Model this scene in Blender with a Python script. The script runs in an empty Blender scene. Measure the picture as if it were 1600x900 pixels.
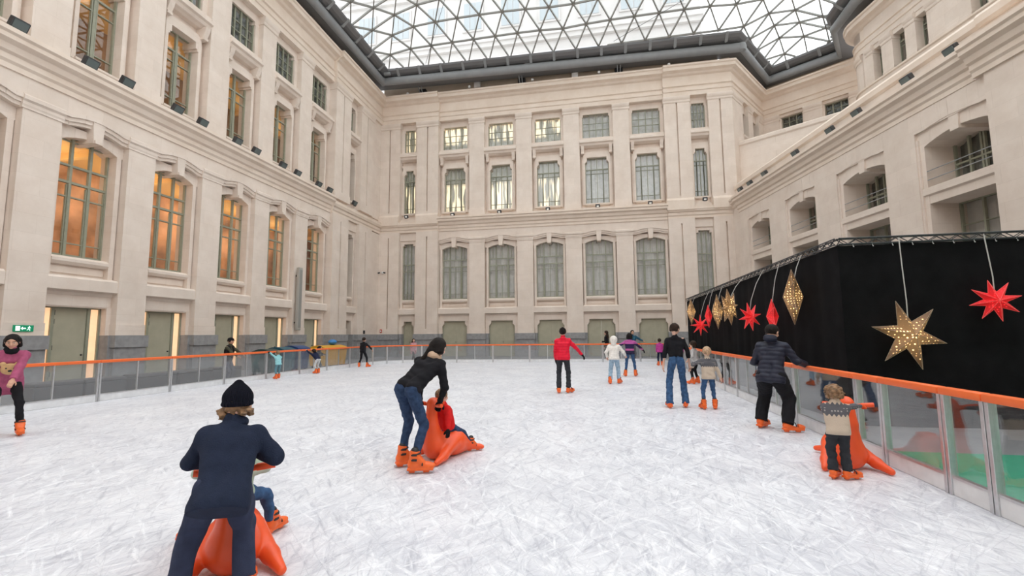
import bpy, bmesh, math, random
import numpy as np
from mathutils import Vector, Matrix
random.seed(7); rng = np.random.RandomState(11)
SC = bpy.context.scene
COL = SC.collection
pi = math.pi

# ------------------------------------------------------------------ materials
def mat(name, color, rough=.6, metal=0., spec=.5, noise=0., nscale=8., bump=0., bscale=40., emis=None, estr=0., ndetail=4):
    m = bpy.data.materials.new(name); m.use_nodes = True
    nt = m.node_tree; b = nt.nodes['Principled BSDF']
    b.inputs['Base Color'].default_value = (*color, 1); b.inputs['Roughness'].default_value = rough
    b.inputs['Metallic'].default_value = metal; b.inputs['Specular IOR Level'].default_value = spec
    tc = None
    def coords():
        nonlocal tc
        if tc is None: tc = nt.nodes.new('ShaderNodeTexCoord')
        return tc.outputs['Object']
    if noise:
        n = nt.nodes.new('ShaderNodeTexNoise'); n.inputs['Scale'].default_value = nscale; n.inputs['Detail'].default_value = ndetail
        nt.links.new(coords(), n.inputs['Vector'])
        r = nt.nodes.new('ShaderNodeMapRange'); r.inputs[1].default_value = .3; r.inputs[2].default_value = .7
        r.inputs[3].default_value = 1 - noise; r.inputs[4].default_value = 1 + noise
        nt.links.new(n.outputs['Fac'], r.inputs[0])
        mx = nt.nodes.new('ShaderNodeVectorMath'); mx.operation = 'SCALE'; mx.inputs[0].default_value = color
        nt.links.new(r.outputs[0], mx.inputs['Scale']); nt.links.new(mx.outputs[0], b.inputs['Base Color'])
    if bump:
        n = nt.nodes.new('ShaderNodeTexNoise'); n.inputs['Scale'].default_value = bscale; n.inputs['Detail'].default_value = 5
        nt.links.new(coords(), n.inputs['Vector'])
        bp = nt.nodes.new('ShaderNodeBump'); bp.inputs['Strength'].default_value = bump; bp.inputs['Distance'].default_value = .02
        nt.links.new(n.outputs['Fac'], bp.inputs['Height']); nt.links.new(bp.outputs[0], b.inputs['Normal'])
    if emis:
        b.inputs['Emission Color'].default_value = (*emis, 1); b.inputs['Emission Strength'].default_value = estr
    return m

def stone_mat(name, c1, c2, joints=True, bw=1.15, bh=.62):
    """limestone ashlar: soft mottling, block to block tone, thin joints (z and the wall's own run)"""
    m = bpy.data.materials.new(name); m.use_nodes = True
    nt = m.node_tree; N = nt.nodes; L = nt.links; b = N['Principled BSDF']
    b.inputs['Roughness'].default_value = .85; b.inputs['Specular IOR Level'].default_value = .2
    tc = N.new('ShaderNodeTexCoord'); sp = N.new('ShaderNodeSeparateXYZ'); L.new(tc.outputs['Object'], sp.inputs[0])
    ad = N.new('ShaderNodeMath'); ad.operation = 'ADD'; L.new(sp.outputs[0], ad.inputs[0]); L.new(sp.outputs[1], ad.inputs[1])
    cb = N.new('ShaderNodeCombineXYZ'); L.new(ad.outputs[0], cb.inputs[0]); L.new(sp.outputs[2], cb.inputs[1])
    br = N.new('ShaderNodeTexBrick'); L.new(cb.outputs[0], br.inputs['Vector'])
    br.inputs['Scale'].default_value = 1.; br.inputs['Brick Width'].default_value = bw; br.inputs['Row Height'].default_value = bh
    br.inputs['Mortar Size'].default_value = .006; br.inputs['Mortar Smooth'].default_value = .6
    br.inputs['Color1'].default_value = (1, 1, 1, 1); br.inputs['Color2'].default_value = (.93, .93, .925, 1); br.inputs['Mortar'].default_value = (.84, .82, .8, 1)
    n1 = N.new('ShaderNodeTexNoise'); n1.inputs['Scale'].default_value = 1.1; n1.inputs['Detail'].default_value = 8; n1.inputs['Roughness'].default_value = .65
    L.new(tc.outputs['Object'], n1.inputs['Vector'])
    r = N.new('ShaderNodeMapRange'); r.inputs[1].default_value = .34; r.inputs[2].default_value = .66; L.new(n1.outputs['Fac'], r.inputs[0])
    mx = N.new('ShaderNodeMix'); mx.data_type = 'RGBA'; mx.inputs['A'].default_value = (*c1, 1); mx.inputs['B'].default_value = (*c2, 1)
    L.new(r.outputs[0], mx.inputs['Factor'])
    mu = N.new('ShaderNodeMix'); mu.data_type = 'RGBA'; mu.blend_type = 'MULTIPLY'; mu.inputs['Factor'].default_value = .75 if joints else 0
    L.new(mx.outputs['Result'], mu.inputs['A']); L.new(br.outputs['Color'], mu.inputs['B'])
    L.new(mu.outputs['Result'], b.inputs['Base Color'])
    n2 = N.new('ShaderNodeTexNoise'); n2.inputs['Scale'].default_value = 22; n2.inputs['Detail'].default_value = 6
    L.new(tc.outputs['Object'], n2.inputs['Vector'])
    bp = N.new('ShaderNodeBump'); bp.inputs['Strength'].default_value = .18; bp.inputs['Distance'].default_value = .01
    L.new(n2.outputs['Fac'], bp.inputs['Height']); L.new(bp.outputs[0], b.inputs['Normal'])
    return m

def glass_mat(name, tint=(1, 1, 1), ior=1.5, refl=1.0, diffuse=None, dfac=0., rough=.0):
    """thin clear sheet: Fresnel reflection over straight-through transmission, with a little dust if asked"""
    m = bpy.data.materials.new(name); m.use_nodes = True
    nt = m.node_tree; N = nt.nodes; L = nt.links
    for n in list(N): N.remove(n)
    out = N.new('ShaderNodeOutputMaterial'); tr = N.new('ShaderNodeBsdfTransparent'); tr.inputs[0].default_value = (*tint, 1)
    gl = N.new('ShaderNodeBsdfGlossy'); gl.inputs['Roughness'].default_value = rough
    ge = N.new('ShaderNodeNewGeometry')
    mi = N.new('ShaderNodeMapRange'); mi.inputs[3].default_value = ior; mi.inputs[4].default_value = 1 / ior
    L.new(ge.outputs['Backfacing'], mi.inputs[0])
    fr = N.new('ShaderNodeFresnel'); L.new(mi.outputs[0], fr.inputs['IOR'])
    ml = N.new('ShaderNodeMath'); ml.operation = 'MULTIPLY'; ml.inputs[1].default_value = refl; ml.use_clamp = True; L.new(fr.outputs[0], ml.inputs[0])
    base = tr.outputs[0]
    if diffuse:
        df = N.new('ShaderNodeBsdfDiffuse'); df.inputs[0].default_value = (*diffuse, 1)
        m0 = N.new('ShaderNodeMixShader'); m0.inputs[0].default_value = dfac
        L.new(tr.outputs[0], m0.inputs[1]); L.new(df.outputs[0], m0.inputs[2]); base = m0.outputs[0]
    mx = N.new('ShaderNodeMixShader'); L.new(ml.outputs[0], mx.inputs[0]); L.new(base, mx.inputs[1]); L.new(gl.outputs[0], mx.inputs[2])
    L.new(mx.outputs[0], out.inputs[0])
    return m

STONE = stone_mat('cream_limestone', (.745, .642, .56), (.825, .73, .65))
STONE2 = stone_mat('cream_limestone_moulding', (.75, .635, .535), (.82, .715, .62), joints=False)
ATTIC = stone_mat('tan_attic_stone', (.5, .42, .33), (.56, .47, .38), bw=2.6, bh=1.4)
GRANITE = mat('grey_granite', (.3, .3, .305), .7, noise=.14, nscale=5, bump=.1, bscale=60)
FACADE_BEYOND = mat('white_render_facade', (.58, .555, .545), .9, noise=.05, nscale=.6)
OLIVE = mat('olive_green_frame_paint', (.3, .31, .235), .5, noise=.06)
OLIVE_DOOR = mat('olive_door_paint', (.42, .4, .3), .55, noise=.08, nscale=2)
STEEL_GREY = mat('grey_painted_steel', (.29, .305, .315), .45, noise=.06, nscale=2)
STEEL_DARK = mat('dark_gutter_steel', (.17, .17, .175), .6)
LATTICE = mat('lattice_steel_grey', (.27, .265, .245), .5)
BLACK = mat('black_plastic', (.018, .018, .02), .5)
IRON = mat('dark_grey_metal', (.05, .052, .055), .5, metal=.3)
WHITE = mat('white_plastic', (.8, .8, .8), .4)
ALU = mat('brushed_aluminium', (.62, .63, .64), .35, metal=.85, noise=.06, nscale=20)
KICK = mat('white_kick_board', (.74, .75, .76), .35, noise=.08, nscale=6)
ORANGE_RAIL = mat('orange_rail_plastic', (.86, .16, .035), .4, noise=.04)
PANE_DAY = glass_mat('window_glass', (.97, .97, .965), 1.5, 1.1)
PANEL_GLASS = glass_mat('barrier_acrylic', (.93, .94, .94), 1.53, 1.35, (.6, .62, .64), .03)
PANEL_GLASS_SCUFFED = glass_mat('scuffed_barrier_acrylic', (.86, .87, .88), 1.5, 1.0, (.62, .64, .65), .1)
ROOF_GLASS = glass_mat('roof_glass', (.97, .985, .98), 1.45, .8, (.9, .92, .93), .05)
BOOTH_CLOTH = mat('black_stage_molton', (.0085, .0085, .0095), .95, spec=.1, noise=.25, nscale=3, bump=.3, bscale=90)

# ------------------------------------------------------------------ mesh helpers
class MB:
    """collects closed shapes and links them as one mesh object"""
    def __init__(s, tf=None): s.v = []; s.f = []; s.mi = []; s.tf = tf; s.cur = 0; s.jit = .004 if tf else 0
    def add(s, vs, fs):
        o = len(s.v)
        if s.jit:      # a hair's offset per stone, so that no two faces coincide
            a, b, c = (random.uniform(-s.jit, s.jit) for _ in range(3)); vs = [(p[0] + a, p[1] + b, p[2] + c) for p in vs]
        s.v.extend(s.tf(*p) for p in vs) if s.tf else s.v.extend(tuple(p) for p in vs)
        s.f.extend(tuple(o + i for i in f) for f in fs); s.mi.extend([s.cur] * len(fs))
    def box(s, x0, x1, y0, y1, z0, z1):
        s.add([(x0, y0, z0), (x1, y0, z0), (x1, y1, z0), (x0, y1, z0), (x0, y0, z1), (x1, y0, z1), (x1, y1, z1), (x0, y1, z1)],
              [(0, 3, 2, 1), (4, 5, 6, 7), (0, 1, 5, 4), (1, 2, 6, 5), (2, 3, 7, 6), (3, 0, 4, 7)])
    def bbox(s, x0, x1, y0, y1, z0, z1, b=.01):
        """box with chamfered edges"""
        bm = bmesh.new(); bmesh.ops.create_cube(bm, size=1)
        for v in bm.verts: v.co = Vector(((x0 + x1) / 2 + v.co.x * (x1 - x0), (y0 + y1) / 2 + v.co.y * (y1 - y0), (z0 + z1) / 2 + v.co.z * (z1 - z0)))
        bmesh.ops.bevel(bm, geom=bm.edges[:], offset=b, segments=2, profile=.5, affect='EDGES')
        bm.verts.index_update(); s.add([v.co[:] for v in bm.verts], [[v.index for v in f.verts] for f in bm.faces]); bm.free()
    def prism(s, prof, u0, u1):
        """profile of (d,z) swept along u"""
        n = len(prof)
        s.add([(u0, d, z) for d, z in prof] + [(u1, d, z) for d, z in prof],
              [tuple(range(n))[::-1], tuple(range(n, 2 * n))] + [(i, (i + 1) % n, n + (i + 1) % n, n + i) for i in range(n)])
    def slab(s, poly, d0, d1):
        """polygon of (u,z) extruded along d"""
        n = len(poly)
        s.add([(u, d0, z) for u, z in poly] + [(u, d1, z) for u, z in poly],
              [tuple(range(n)), tuple(range(n, 2 * n))[::-1]] + [(i, n + i, n + (i + 1) % n, (i + 1) % n) for i in range(n)])
    def plate(s, poly, z0, z1):
        n = len(poly)
        s.add([(u, d, z0) for u, d in poly] + [(u, d, z1) for u, d in poly],
              [tuple(range(n))[::-1], tuple(range(n, 2 * n))] + [(i, (i + 1) % n, n + (i + 1) % n, n + i) for i in range(n)])
    def bar(s, a, b, w, h=None, up=(0, 0, 1)):
        h = h or w; a = Vector(a); b = Vector(b); t = (b - a).normalized(); u = Vector(up)
        if abs(t.dot(u)) > .95: u = Vector((1, 0, 0))
        x = t.cross(u).normalized() * w / 2; y = x.cross(t).normalized() * h / 2
        s.add([a - x - y, a + x - y, a + x + y, a - x + y, b - x - y, b + x - y, b + x + y, b - x + y],
              [(0, 3, 2, 1), (4, 5, 6, 7), (0, 1, 5, 4), (1, 2, 6, 5), (2, 3, 7, 6), (3, 0, 4, 7)])
    def tube(s, pts, r, n=10, r1=None):
        pts = [Vector(p) for p in pts]; m = len(pts); vs = []; ref = None
        for i, p in enumerate(pts):
            t = (pts[min(i + 1, m - 1)] - pts[max(i - 1, 0)]).normalized()
            if ref is None:
                ref = Vector((0, 0, 1)) if abs(t.z) < .9 else Vector((1, 0, 0))
            x = t.cross(ref).normalized(); y = x.cross(t).normalized(); ref = y
            k = 1.
            if 0 < i < m - 1:
                c = (pts[i] - pts[i - 1]).normalized().dot((pts[i + 1] - pts[i]).normalized()); k = 1
            rr = r if r1 is None else r + (r1 - r) * i / (m - 1)
            vs += [p + x * rr * k * math.cos(2 * pi * j / n) + y * rr * k * math.sin(2 * pi * j / n) for j in range(n)]
        fs = [(i * n + j, i * n + (j + 1) % n, (i + 1) * n + (j + 1) % n, (i + 1) * n + j) for i in range(m - 1) for j in range(n)]
        fs += [tuple(range(n))[::-1], tuple(range((m - 1) * n, m * n))]
        s.add(vs, fs)
    def lathe(s, prof, n=20, c=(0, 0, 0)):
        """(r,z) profile about z"""
        vs = []; m = len(prof)
        for r, z in prof: vs += [(c[0] + r * math.cos(2 * pi * j / n), c[1] + r * math.sin(2 * pi * j / n), c[2] + z) for j in range(n)]
        fs = [(i * n + j, i * n + (j + 1) % n, (i + 1) * n + (j + 1) % n, (i + 1) * n + j) for i in range(m - 1) for j in range(n)]
        fs += [tuple(range(n))[::-1], tuple(range((m - 1) * n, m * n))]
        s.add(vs, fs)
    def sweep(s, path, prof, closed=False):
        """profile of (outward offset, z) along a plan polyline with mitred corners; outward = left of travel rotated -90"""
        P = [Vector((p[0], p[1])) for p in path]; m = len(P); n = len(prof); vs = []
        for i in range(m):
            d0 = (P[i] - P[i - 1]).normalized() if i > 0 else None
            d1 = (P[i + 1] - P[i]).normalized() if i < m - 1 else None
            d0 = d0 or d1; d1 = d1 or d0
            n0 = Vector((d0.y, -d0.x)); n1 = Vector((d1.y, -d1.x)); mm = (n0 + n1).normalized(); k = 1 / max(.35, mm.dot(n0))
            vs += [(P[i].x + mm.x * o * k, P[i].y + mm.y * o * k, z) for o, z in prof]
        fs = [(i * n + j, i * n + (j + 1) % n, (i + 1) * n + (j + 1) % n, (i + 1) * n + j) for i in range(m - 1) for j in range(n)]
        fs += [tuple(range(n))[::-1], tuple(range((m - 1) * n, m * n))]
        s.add(vs, fs)
    def mesh(s, name, mats, smooth=False):
        me = bpy.data.meshes.new(name); me.from_pydata([tuple(v) for v in s.v], [], s.f)
        for m in (mats if isinstance(mats, (list, tuple)) else [mats]): me.materials.append(m)
        if any(s.mi): me.polygons.foreach_set('material_index', s.mi)
        bm = bmesh.new(); bm.from_mesh(me); bmesh.ops.recalc_face_normals(bm, faces=bm.faces[:]); bm.to_mesh(me); bm.free()
        if smooth:
            me.shade_smooth()
            try: me.set_sharp_from_angle(angle=math.radians(38))
            except Exception: pass
        me.update(); return me
    def build(s, name, mats, parent=None, smooth=False):
        o = bpy.data.objects.new(name, s.mesh(name, mats, smooth)); COL.objects.link(o)
        if parent: o.parent = parent
        return o

def tag(o, label=None, cat=None, group=None, kind=None):
    if label: o['label'] = label
    if cat: o['category'] = cat
    if group: o['group'] = group
    if kind: o['kind'] = kind
    return o
def thing(name, label, cat, loc=(0, 0, 0), rz=0., group=None, kind=None):
    o = bpy.data.objects.new(name, None); COL.objects.link(o); o.empty_display_size = .1
    o.location = loc; o.rotation_euler = (0, 0, rz); tag(o, label, cat, group, kind); return o
def part(name, me, parent, loc=None, rot=None):
    o = bpy.data.objects.new(name, me); COL.objects.link(o); o.parent = parent
    if loc: o.location = loc
    if rot: o.rotation_euler = rot
    return o
def copy_tree(o, parent=None):
    c = o.copy(); COL.objects.link(c)
    if parent: c.parent = parent
    for ch in list(o.children): copy_tree(ch, c)
    return c
def struct(o, label, cat): return tag(o, label, cat, kind='structure')
ORD = ['first', 'second', 'third', 'fourth', 'fifth', 'sixth', 'seventh', 'eighth', 'ninth', 'tenth', 'eleventh', 'twelfth']

# ------------------------------------------------------------------ camera
CAM_H = 1.6
def build_camera():
    f, yaw, pit, rol = 719.8, math.radians(-10.72), math.radians(5.749), math.radians(-.4966)
    fw = Vector((math.sin(yaw) * math.cos(pit), math.cos(yaw) * math.cos(pit), math.sin(pit)))
    r = Vector((math.cos(yaw), -math.sin(yaw), 0)); u = r.cross(fw)
    r2 = math.cos(rol) * r + math.sin(rol) * u; u2 = r2.cross(fw)
    cam = bpy.data.cameras.new('camera'); o = bpy.data.objects.new('camera', cam); COL.objects.link(o)
    cam.sensor_width = 36; cam.lens = f / 1600 * 36; cam.clip_end = 300; cam.clip_start = .05
    M = Matrix(((r2.x, u2.x, -fw.x, 0), (r2.y, u2.y, -fw.y, 0), (r2.z, u2.z, -fw.z, CAM_H), (0, 0, 0, 1)))
    o.matrix_world = M; SC.camera = o
build_camera()
# ================================================================== ARCHITECTURE
ZG = -.1           # paved floor level; the ice lies at z = 0
def tf_left(u, d, z): return (-17.82 + d, u, z)
def tf_back(u, d, z): return (u, 35 - d, z)
RU = (.16734, -.9859); RN = (-.9859, -.16734)
def tf_right(u, d, z): return (9.6 + RU[0] * u + RN[0] * d, 35 + RU[1] * u + RN[1] * d, z)
UU = (.2, -.98); UN = (-.98, -.2)
def tf_upper(u, d, z): return (17.0 + UU[0] * u + UN[0] * d, 31.3 + UU[1] * u + UN[1] * d, z)
PA = Vector((10.0, 34.8)); PB = Vector((13.9, 40.3)); PC = Vector((18.8, 36.7))
_e = (PB - PA).normalized(); _g = (PC - PB).normalized()
def tf_chamfer(u, d, z): return (PA.x + _e.x * u + _e.y * d, PA.y + _e.y * u - _e.x * d, z)
def tf_diag(u, d, z): return (PB.x + _g.x * u + _g.y * d, PB.y + _g.y * u - _g.x * d, z)
NORMAL = {'left': (1, 0), 'back': (0, -1), 'right': RN, 'upper': UN, 'chamfer': (_e.y, -_e.x), 'diag': (_g.y, -_g.x)}
TF = {'left': tf_left, 'back': tf_back, 'right': tf_right, 'upper': tf_upper, 'chamfer': tf_chamfer, 'diag': tf_diag}

# ---- windows: one mesh pair per size and style, placed as objects of their own
CURTAIN_GREY = mat('grey_net_curtain', (.7, .71, .7), .9, noise=.12, nscale=3)
CURTAIN_DIM = mat('dim_green_grey_blind', (.12, .135, .12), .9, noise=.3, nscale=2)
CURTAIN_LIT = mat('lit_cream_curtain', (.5, .42, .3), .9, noise=.2, nscale=3, emis=(1, .74, .38), estr=.35)
PANEL_PALE = mat('pale_closed_panel', (.5, .5, .48), .7, noise=.05)
_wcache = {}
def window_meshes(style, hw, h, rise=0.):
    key = (style, round(hw, 3), round(h, 3))
    if key in _wcache: return _wcache[key]
    f = MB(); fw = .055
    def vbar(x, z0, z1, w=.05, dp=.07): f.box(x - w / 2, x + w / 2, -dp, .02, z0, z1)
    def hbar(z, x0, x1, w=.05, dp=.06): f.box(x0, x1, -dp, .02, z - w / 2, z + w / 2)
    vbar(-hw + fw / 2, 0, h, fw, .09); vbar(hw - fw / 2, 0, h, fw, .09); hbar(fw / 2, -hw, hw, fw, .09); hbar(h - fw / 2, -hw, hw, fw, .09)
    if style == 'arched':            # tall first floor window
        a = hw * .46
        for x in (-a, a): vbar(x, 0, h, .075, .08)
        hbar(h * .735, -hw, hw, .075, .08); hbar(h * .605, -hw, hw, .075, .08)
        for x0, x1 in ((-hw, -a), (-a, a), (a, hw)): hbar(h * .515, x0, x1, .04); hbar(h * .095, x0, x1, .035)
        vbar(0, 0, h * .605, .035); vbar(0, h * .735, h, .04)
        for x in (-a, a):
            for s in (-1, 1): vbar(x + s * .06, 0, h * .6, .03)
        for x in (-.72 * hw, .72 * hw): vbar(x, h * .735, h, .03)
    elif style == 'casement3':       # first floor window of the left wall: three lights
        a = hw * .34
        for x in (-a, a): vbar(x, 0, h, .085, .09)
        hbar(h * .76, -hw, hw, .075, .09); hbar(h * .62, -hw, hw, .085, .09)
        for x0, x1 in ((-hw + .04, -a - .04), (-a + .04, a - .04), (a + .04, hw - .04)):
            hbar(h * .5, x0, x1, .05); hbar(h * .115, x0, x1, .035)
            for x in (x0 + .02, x1 - .02): vbar(x, 0, h * .6, .04, .05)
            hbar(.06, x0, x1, .07); hbar(h * .965, x0, x1, .05)
    elif style == 'shoulder':        # second floor
        for x in (-.5 * hw, 0, .5 * hw): vbar(x, 0, h, .05, .07)
        hbar(h * .745, -hw, hw, .07, .08); hbar(h * .655, -hw, hw, .035); hbar(h * .115, -hw, hw, .035)
        vbar(-.53 * hw, 0, h * .74, .07); vbar(.53 * hw, 0, h * .74, .07)
    elif style == 'casement2':
        vbar(0, 0, h, .1, .09); hbar(h * .76, -hw, hw, .07, .08); hbar(h * .62, -hw, hw, .04); hbar(h * .16, -hw, hw, .04)
        for x in (-.09, .09): vbar(x, 0, h * .76, .04)
    elif style == 'attic':
        for x in (-.5 * hw, 0, .5 * hw): vbar(x, 0, h, .06, .07)
        hbar(h * .36, -hw, hw, .035); hbar(h * .62, -hw, hw, .025)
    elif style == 'narrow':
        vbar(-.3 * hw, 0, h, .06, .08); vbar(.3 * hw, 0, h, .06, .08); hbar(h * .62, -hw, hw, .07, .08); hbar(h * .5, -hw, hw, .06, .08); hbar(h * .1, -hw, hw, .035)
    elif style == 'wide':            # right wall balcony windows
        for x in (-.55 * hw, -.2 * hw, .75 * hw): vbar(x, 0, h, .07, .08)
        hbar(h * .45, -hw, hw, .06, .08); vbar(-.12 * hw, 0, h, .06)
        vbar(.82 * hw, 0, h, .05)
    elif style == 'grid':
        for x in (-.33 * hw, .33 * hw): vbar(x, 0, h, .07, .08)
        for z in (.25, .5, .75): hbar(h * z, -hw, hw, .03)
    p = MB(); p.box(-hw + .02, hw - .02, -.004, .008, .02, h - .02)
    c = MB(); n = 18; w = hw + .02       # softly folded net curtain a hand behind the glass
    pts = [(-w + 2 * w * i / n, .2 + .03 * math.sin(i * 2.1)) for i in range(n + 1)]
    c.plate(pts + [(x, y + .02) for x, y in pts[::-1]], -.05, h + .05)
    _wcache[key] = (f.mesh('window_frame', OLIVE), p.mesh('window_pane', PANE_DAY), c)
    return _wcache[key]
_nwin = [0]
_ccache = {}
def add_window(wall, c, d, hw, z0, z1, style, label, curtain=None, rail=False):
    fm, pm, cm = window_meshes(style, hw, z1 - z0)
    _nwin[0] += 1; n = NORMAL[wall]
    x, y, z = TF[wall](c, d, z0)
    w = thing('window_%d' % _nwin[0], label, 'window', (x, y, z), math.atan2(n[1], n[0]) + pi / 2, kind='structure')
    part('frame', fm, w); part('pane', pm, w)
    if curtain:
        k = (id(cm), curtain.name)
        if k not in _ccache: _ccache[k] = cm.mesh('window_curtain', curtain)
        part('curtain', _ccache[k], w)
    if rail:
        r = MB(); dd = -(abs(d) - .12)
        for zz in (.28, .62): r.tube([(-hw - .06, dd, zz), (hw + .4, dd, zz)], .018, 8)
        r.build('railing', STEEL_GREY, w, smooth=True)
    return w

_ntrim = [0]
def trim(mb, label, mats=None):
    _ntrim[0] += 1; return struct(mb.build('trim_%d' % _ntrim[0], mats or STONE2), label, 'moulding')

CORNICE1 = [(-.5, 9.95), (.03, 9.95), (.03, 10.12), (.1, 10.2), (.1, 10.38), (.2, 10.44), (.26, 10.62), (.42, 10.72), (.42, 10.86), (.5, 10.92), (.5, 11.06), (.3, 11.1), (-.5, 11.1)]
ENTAB = [(-.5, 19.28), (.04, 19.28), (.04, 19.6), (.1, 19.64), (.1, 19.76), (.03, 19.8), (.03, 19.98), (.12, 20.04), (.12, 20.1), (.0, 20.16), (.0, 20.82), (.14, 20.9), (.22, 21.02), (.46, 21.12), (.46, 21.36), (.54, 21.42), (.54, 21.54), (-.5, 21.6)]
PCAP1 = [(-.5, 8.92), (.03, 8.92), (.03, 8.98), (.05, 9.04), (.05, 9.14), (.11, 9.2), (.11, 9.32), (.06, 9.38), (-.5, 9.38)]
PCAP3 = [(-.5, 18.78), (.03, 18.8), (.05, 18.86), (.05, 18.96), (.1, 19.04), (.13, 19.14), (.13, 19.24), (.06, 19.3), (-.5, 19.3)]

def shift(prof, dd): return [(d + dd if d > -.4 else d, z) for d, z in prof]

def pier(mb, gr, u0, u1, d=0., groove=False, z_top=19.3):
    def body(z0, z1):
        if groove:
            g = (u0 + u1) / 2
            mb.box(u0, g - .05, -1, d, z0, z1); mb.box(g + .05, u1, -1, d, z0, z1); mb.box(g - .06, g + .06, -1, d - .16, z0, z1)
        else: mb.box(u0, u1, -1, d, z0, z1)
    body(2.1, 8.95 if not groove else 9.6); mb.box(u0 - .02, u1 + .02, -1, d + .04, 1.69, 2.1)
    if not groove: mb.prism(shift(PCAP1, d), u0 - .04, u1 + .04)
    else: mb.box(u0, u1, -1, d, 9.55, 9.98)
    body(11.62, 18.82); mb.box(u0 - .02, u1 + .02, -1, d + .05, 11.05, 11.62); mb.prism(shift(PCAP3, d), u0 - .05, u1 + .05)
    gr.box(u0 - .06, u1 + .06, -1, d + .08, ZG, 1.24); gr.box(u0 - .1, u1 + .1, -1, d + .15, 1.24, 1.69)

def arch_strip(mb, ua, ub, c, hw, zs, rise, ztop, d0, d1, n=10):
    mb.box(ua, c - hw, d0, d1, zs, ztop); mb.box(c + hw, ub, d0, d1, zs, ztop)
    A = lambda x: zs + rise * (1 - (x / hw) ** 2)
    for i in range(n):
        x0 = -hw + 2 * hw * i / n; x1 = -hw + 2 * hw * (i + 1) / n
        mb.slab([(c + x0, A(x0)), (c + x1, A(x1)), (c + x1, ztop), (c + x0, ztop)], d0, d1)

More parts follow.
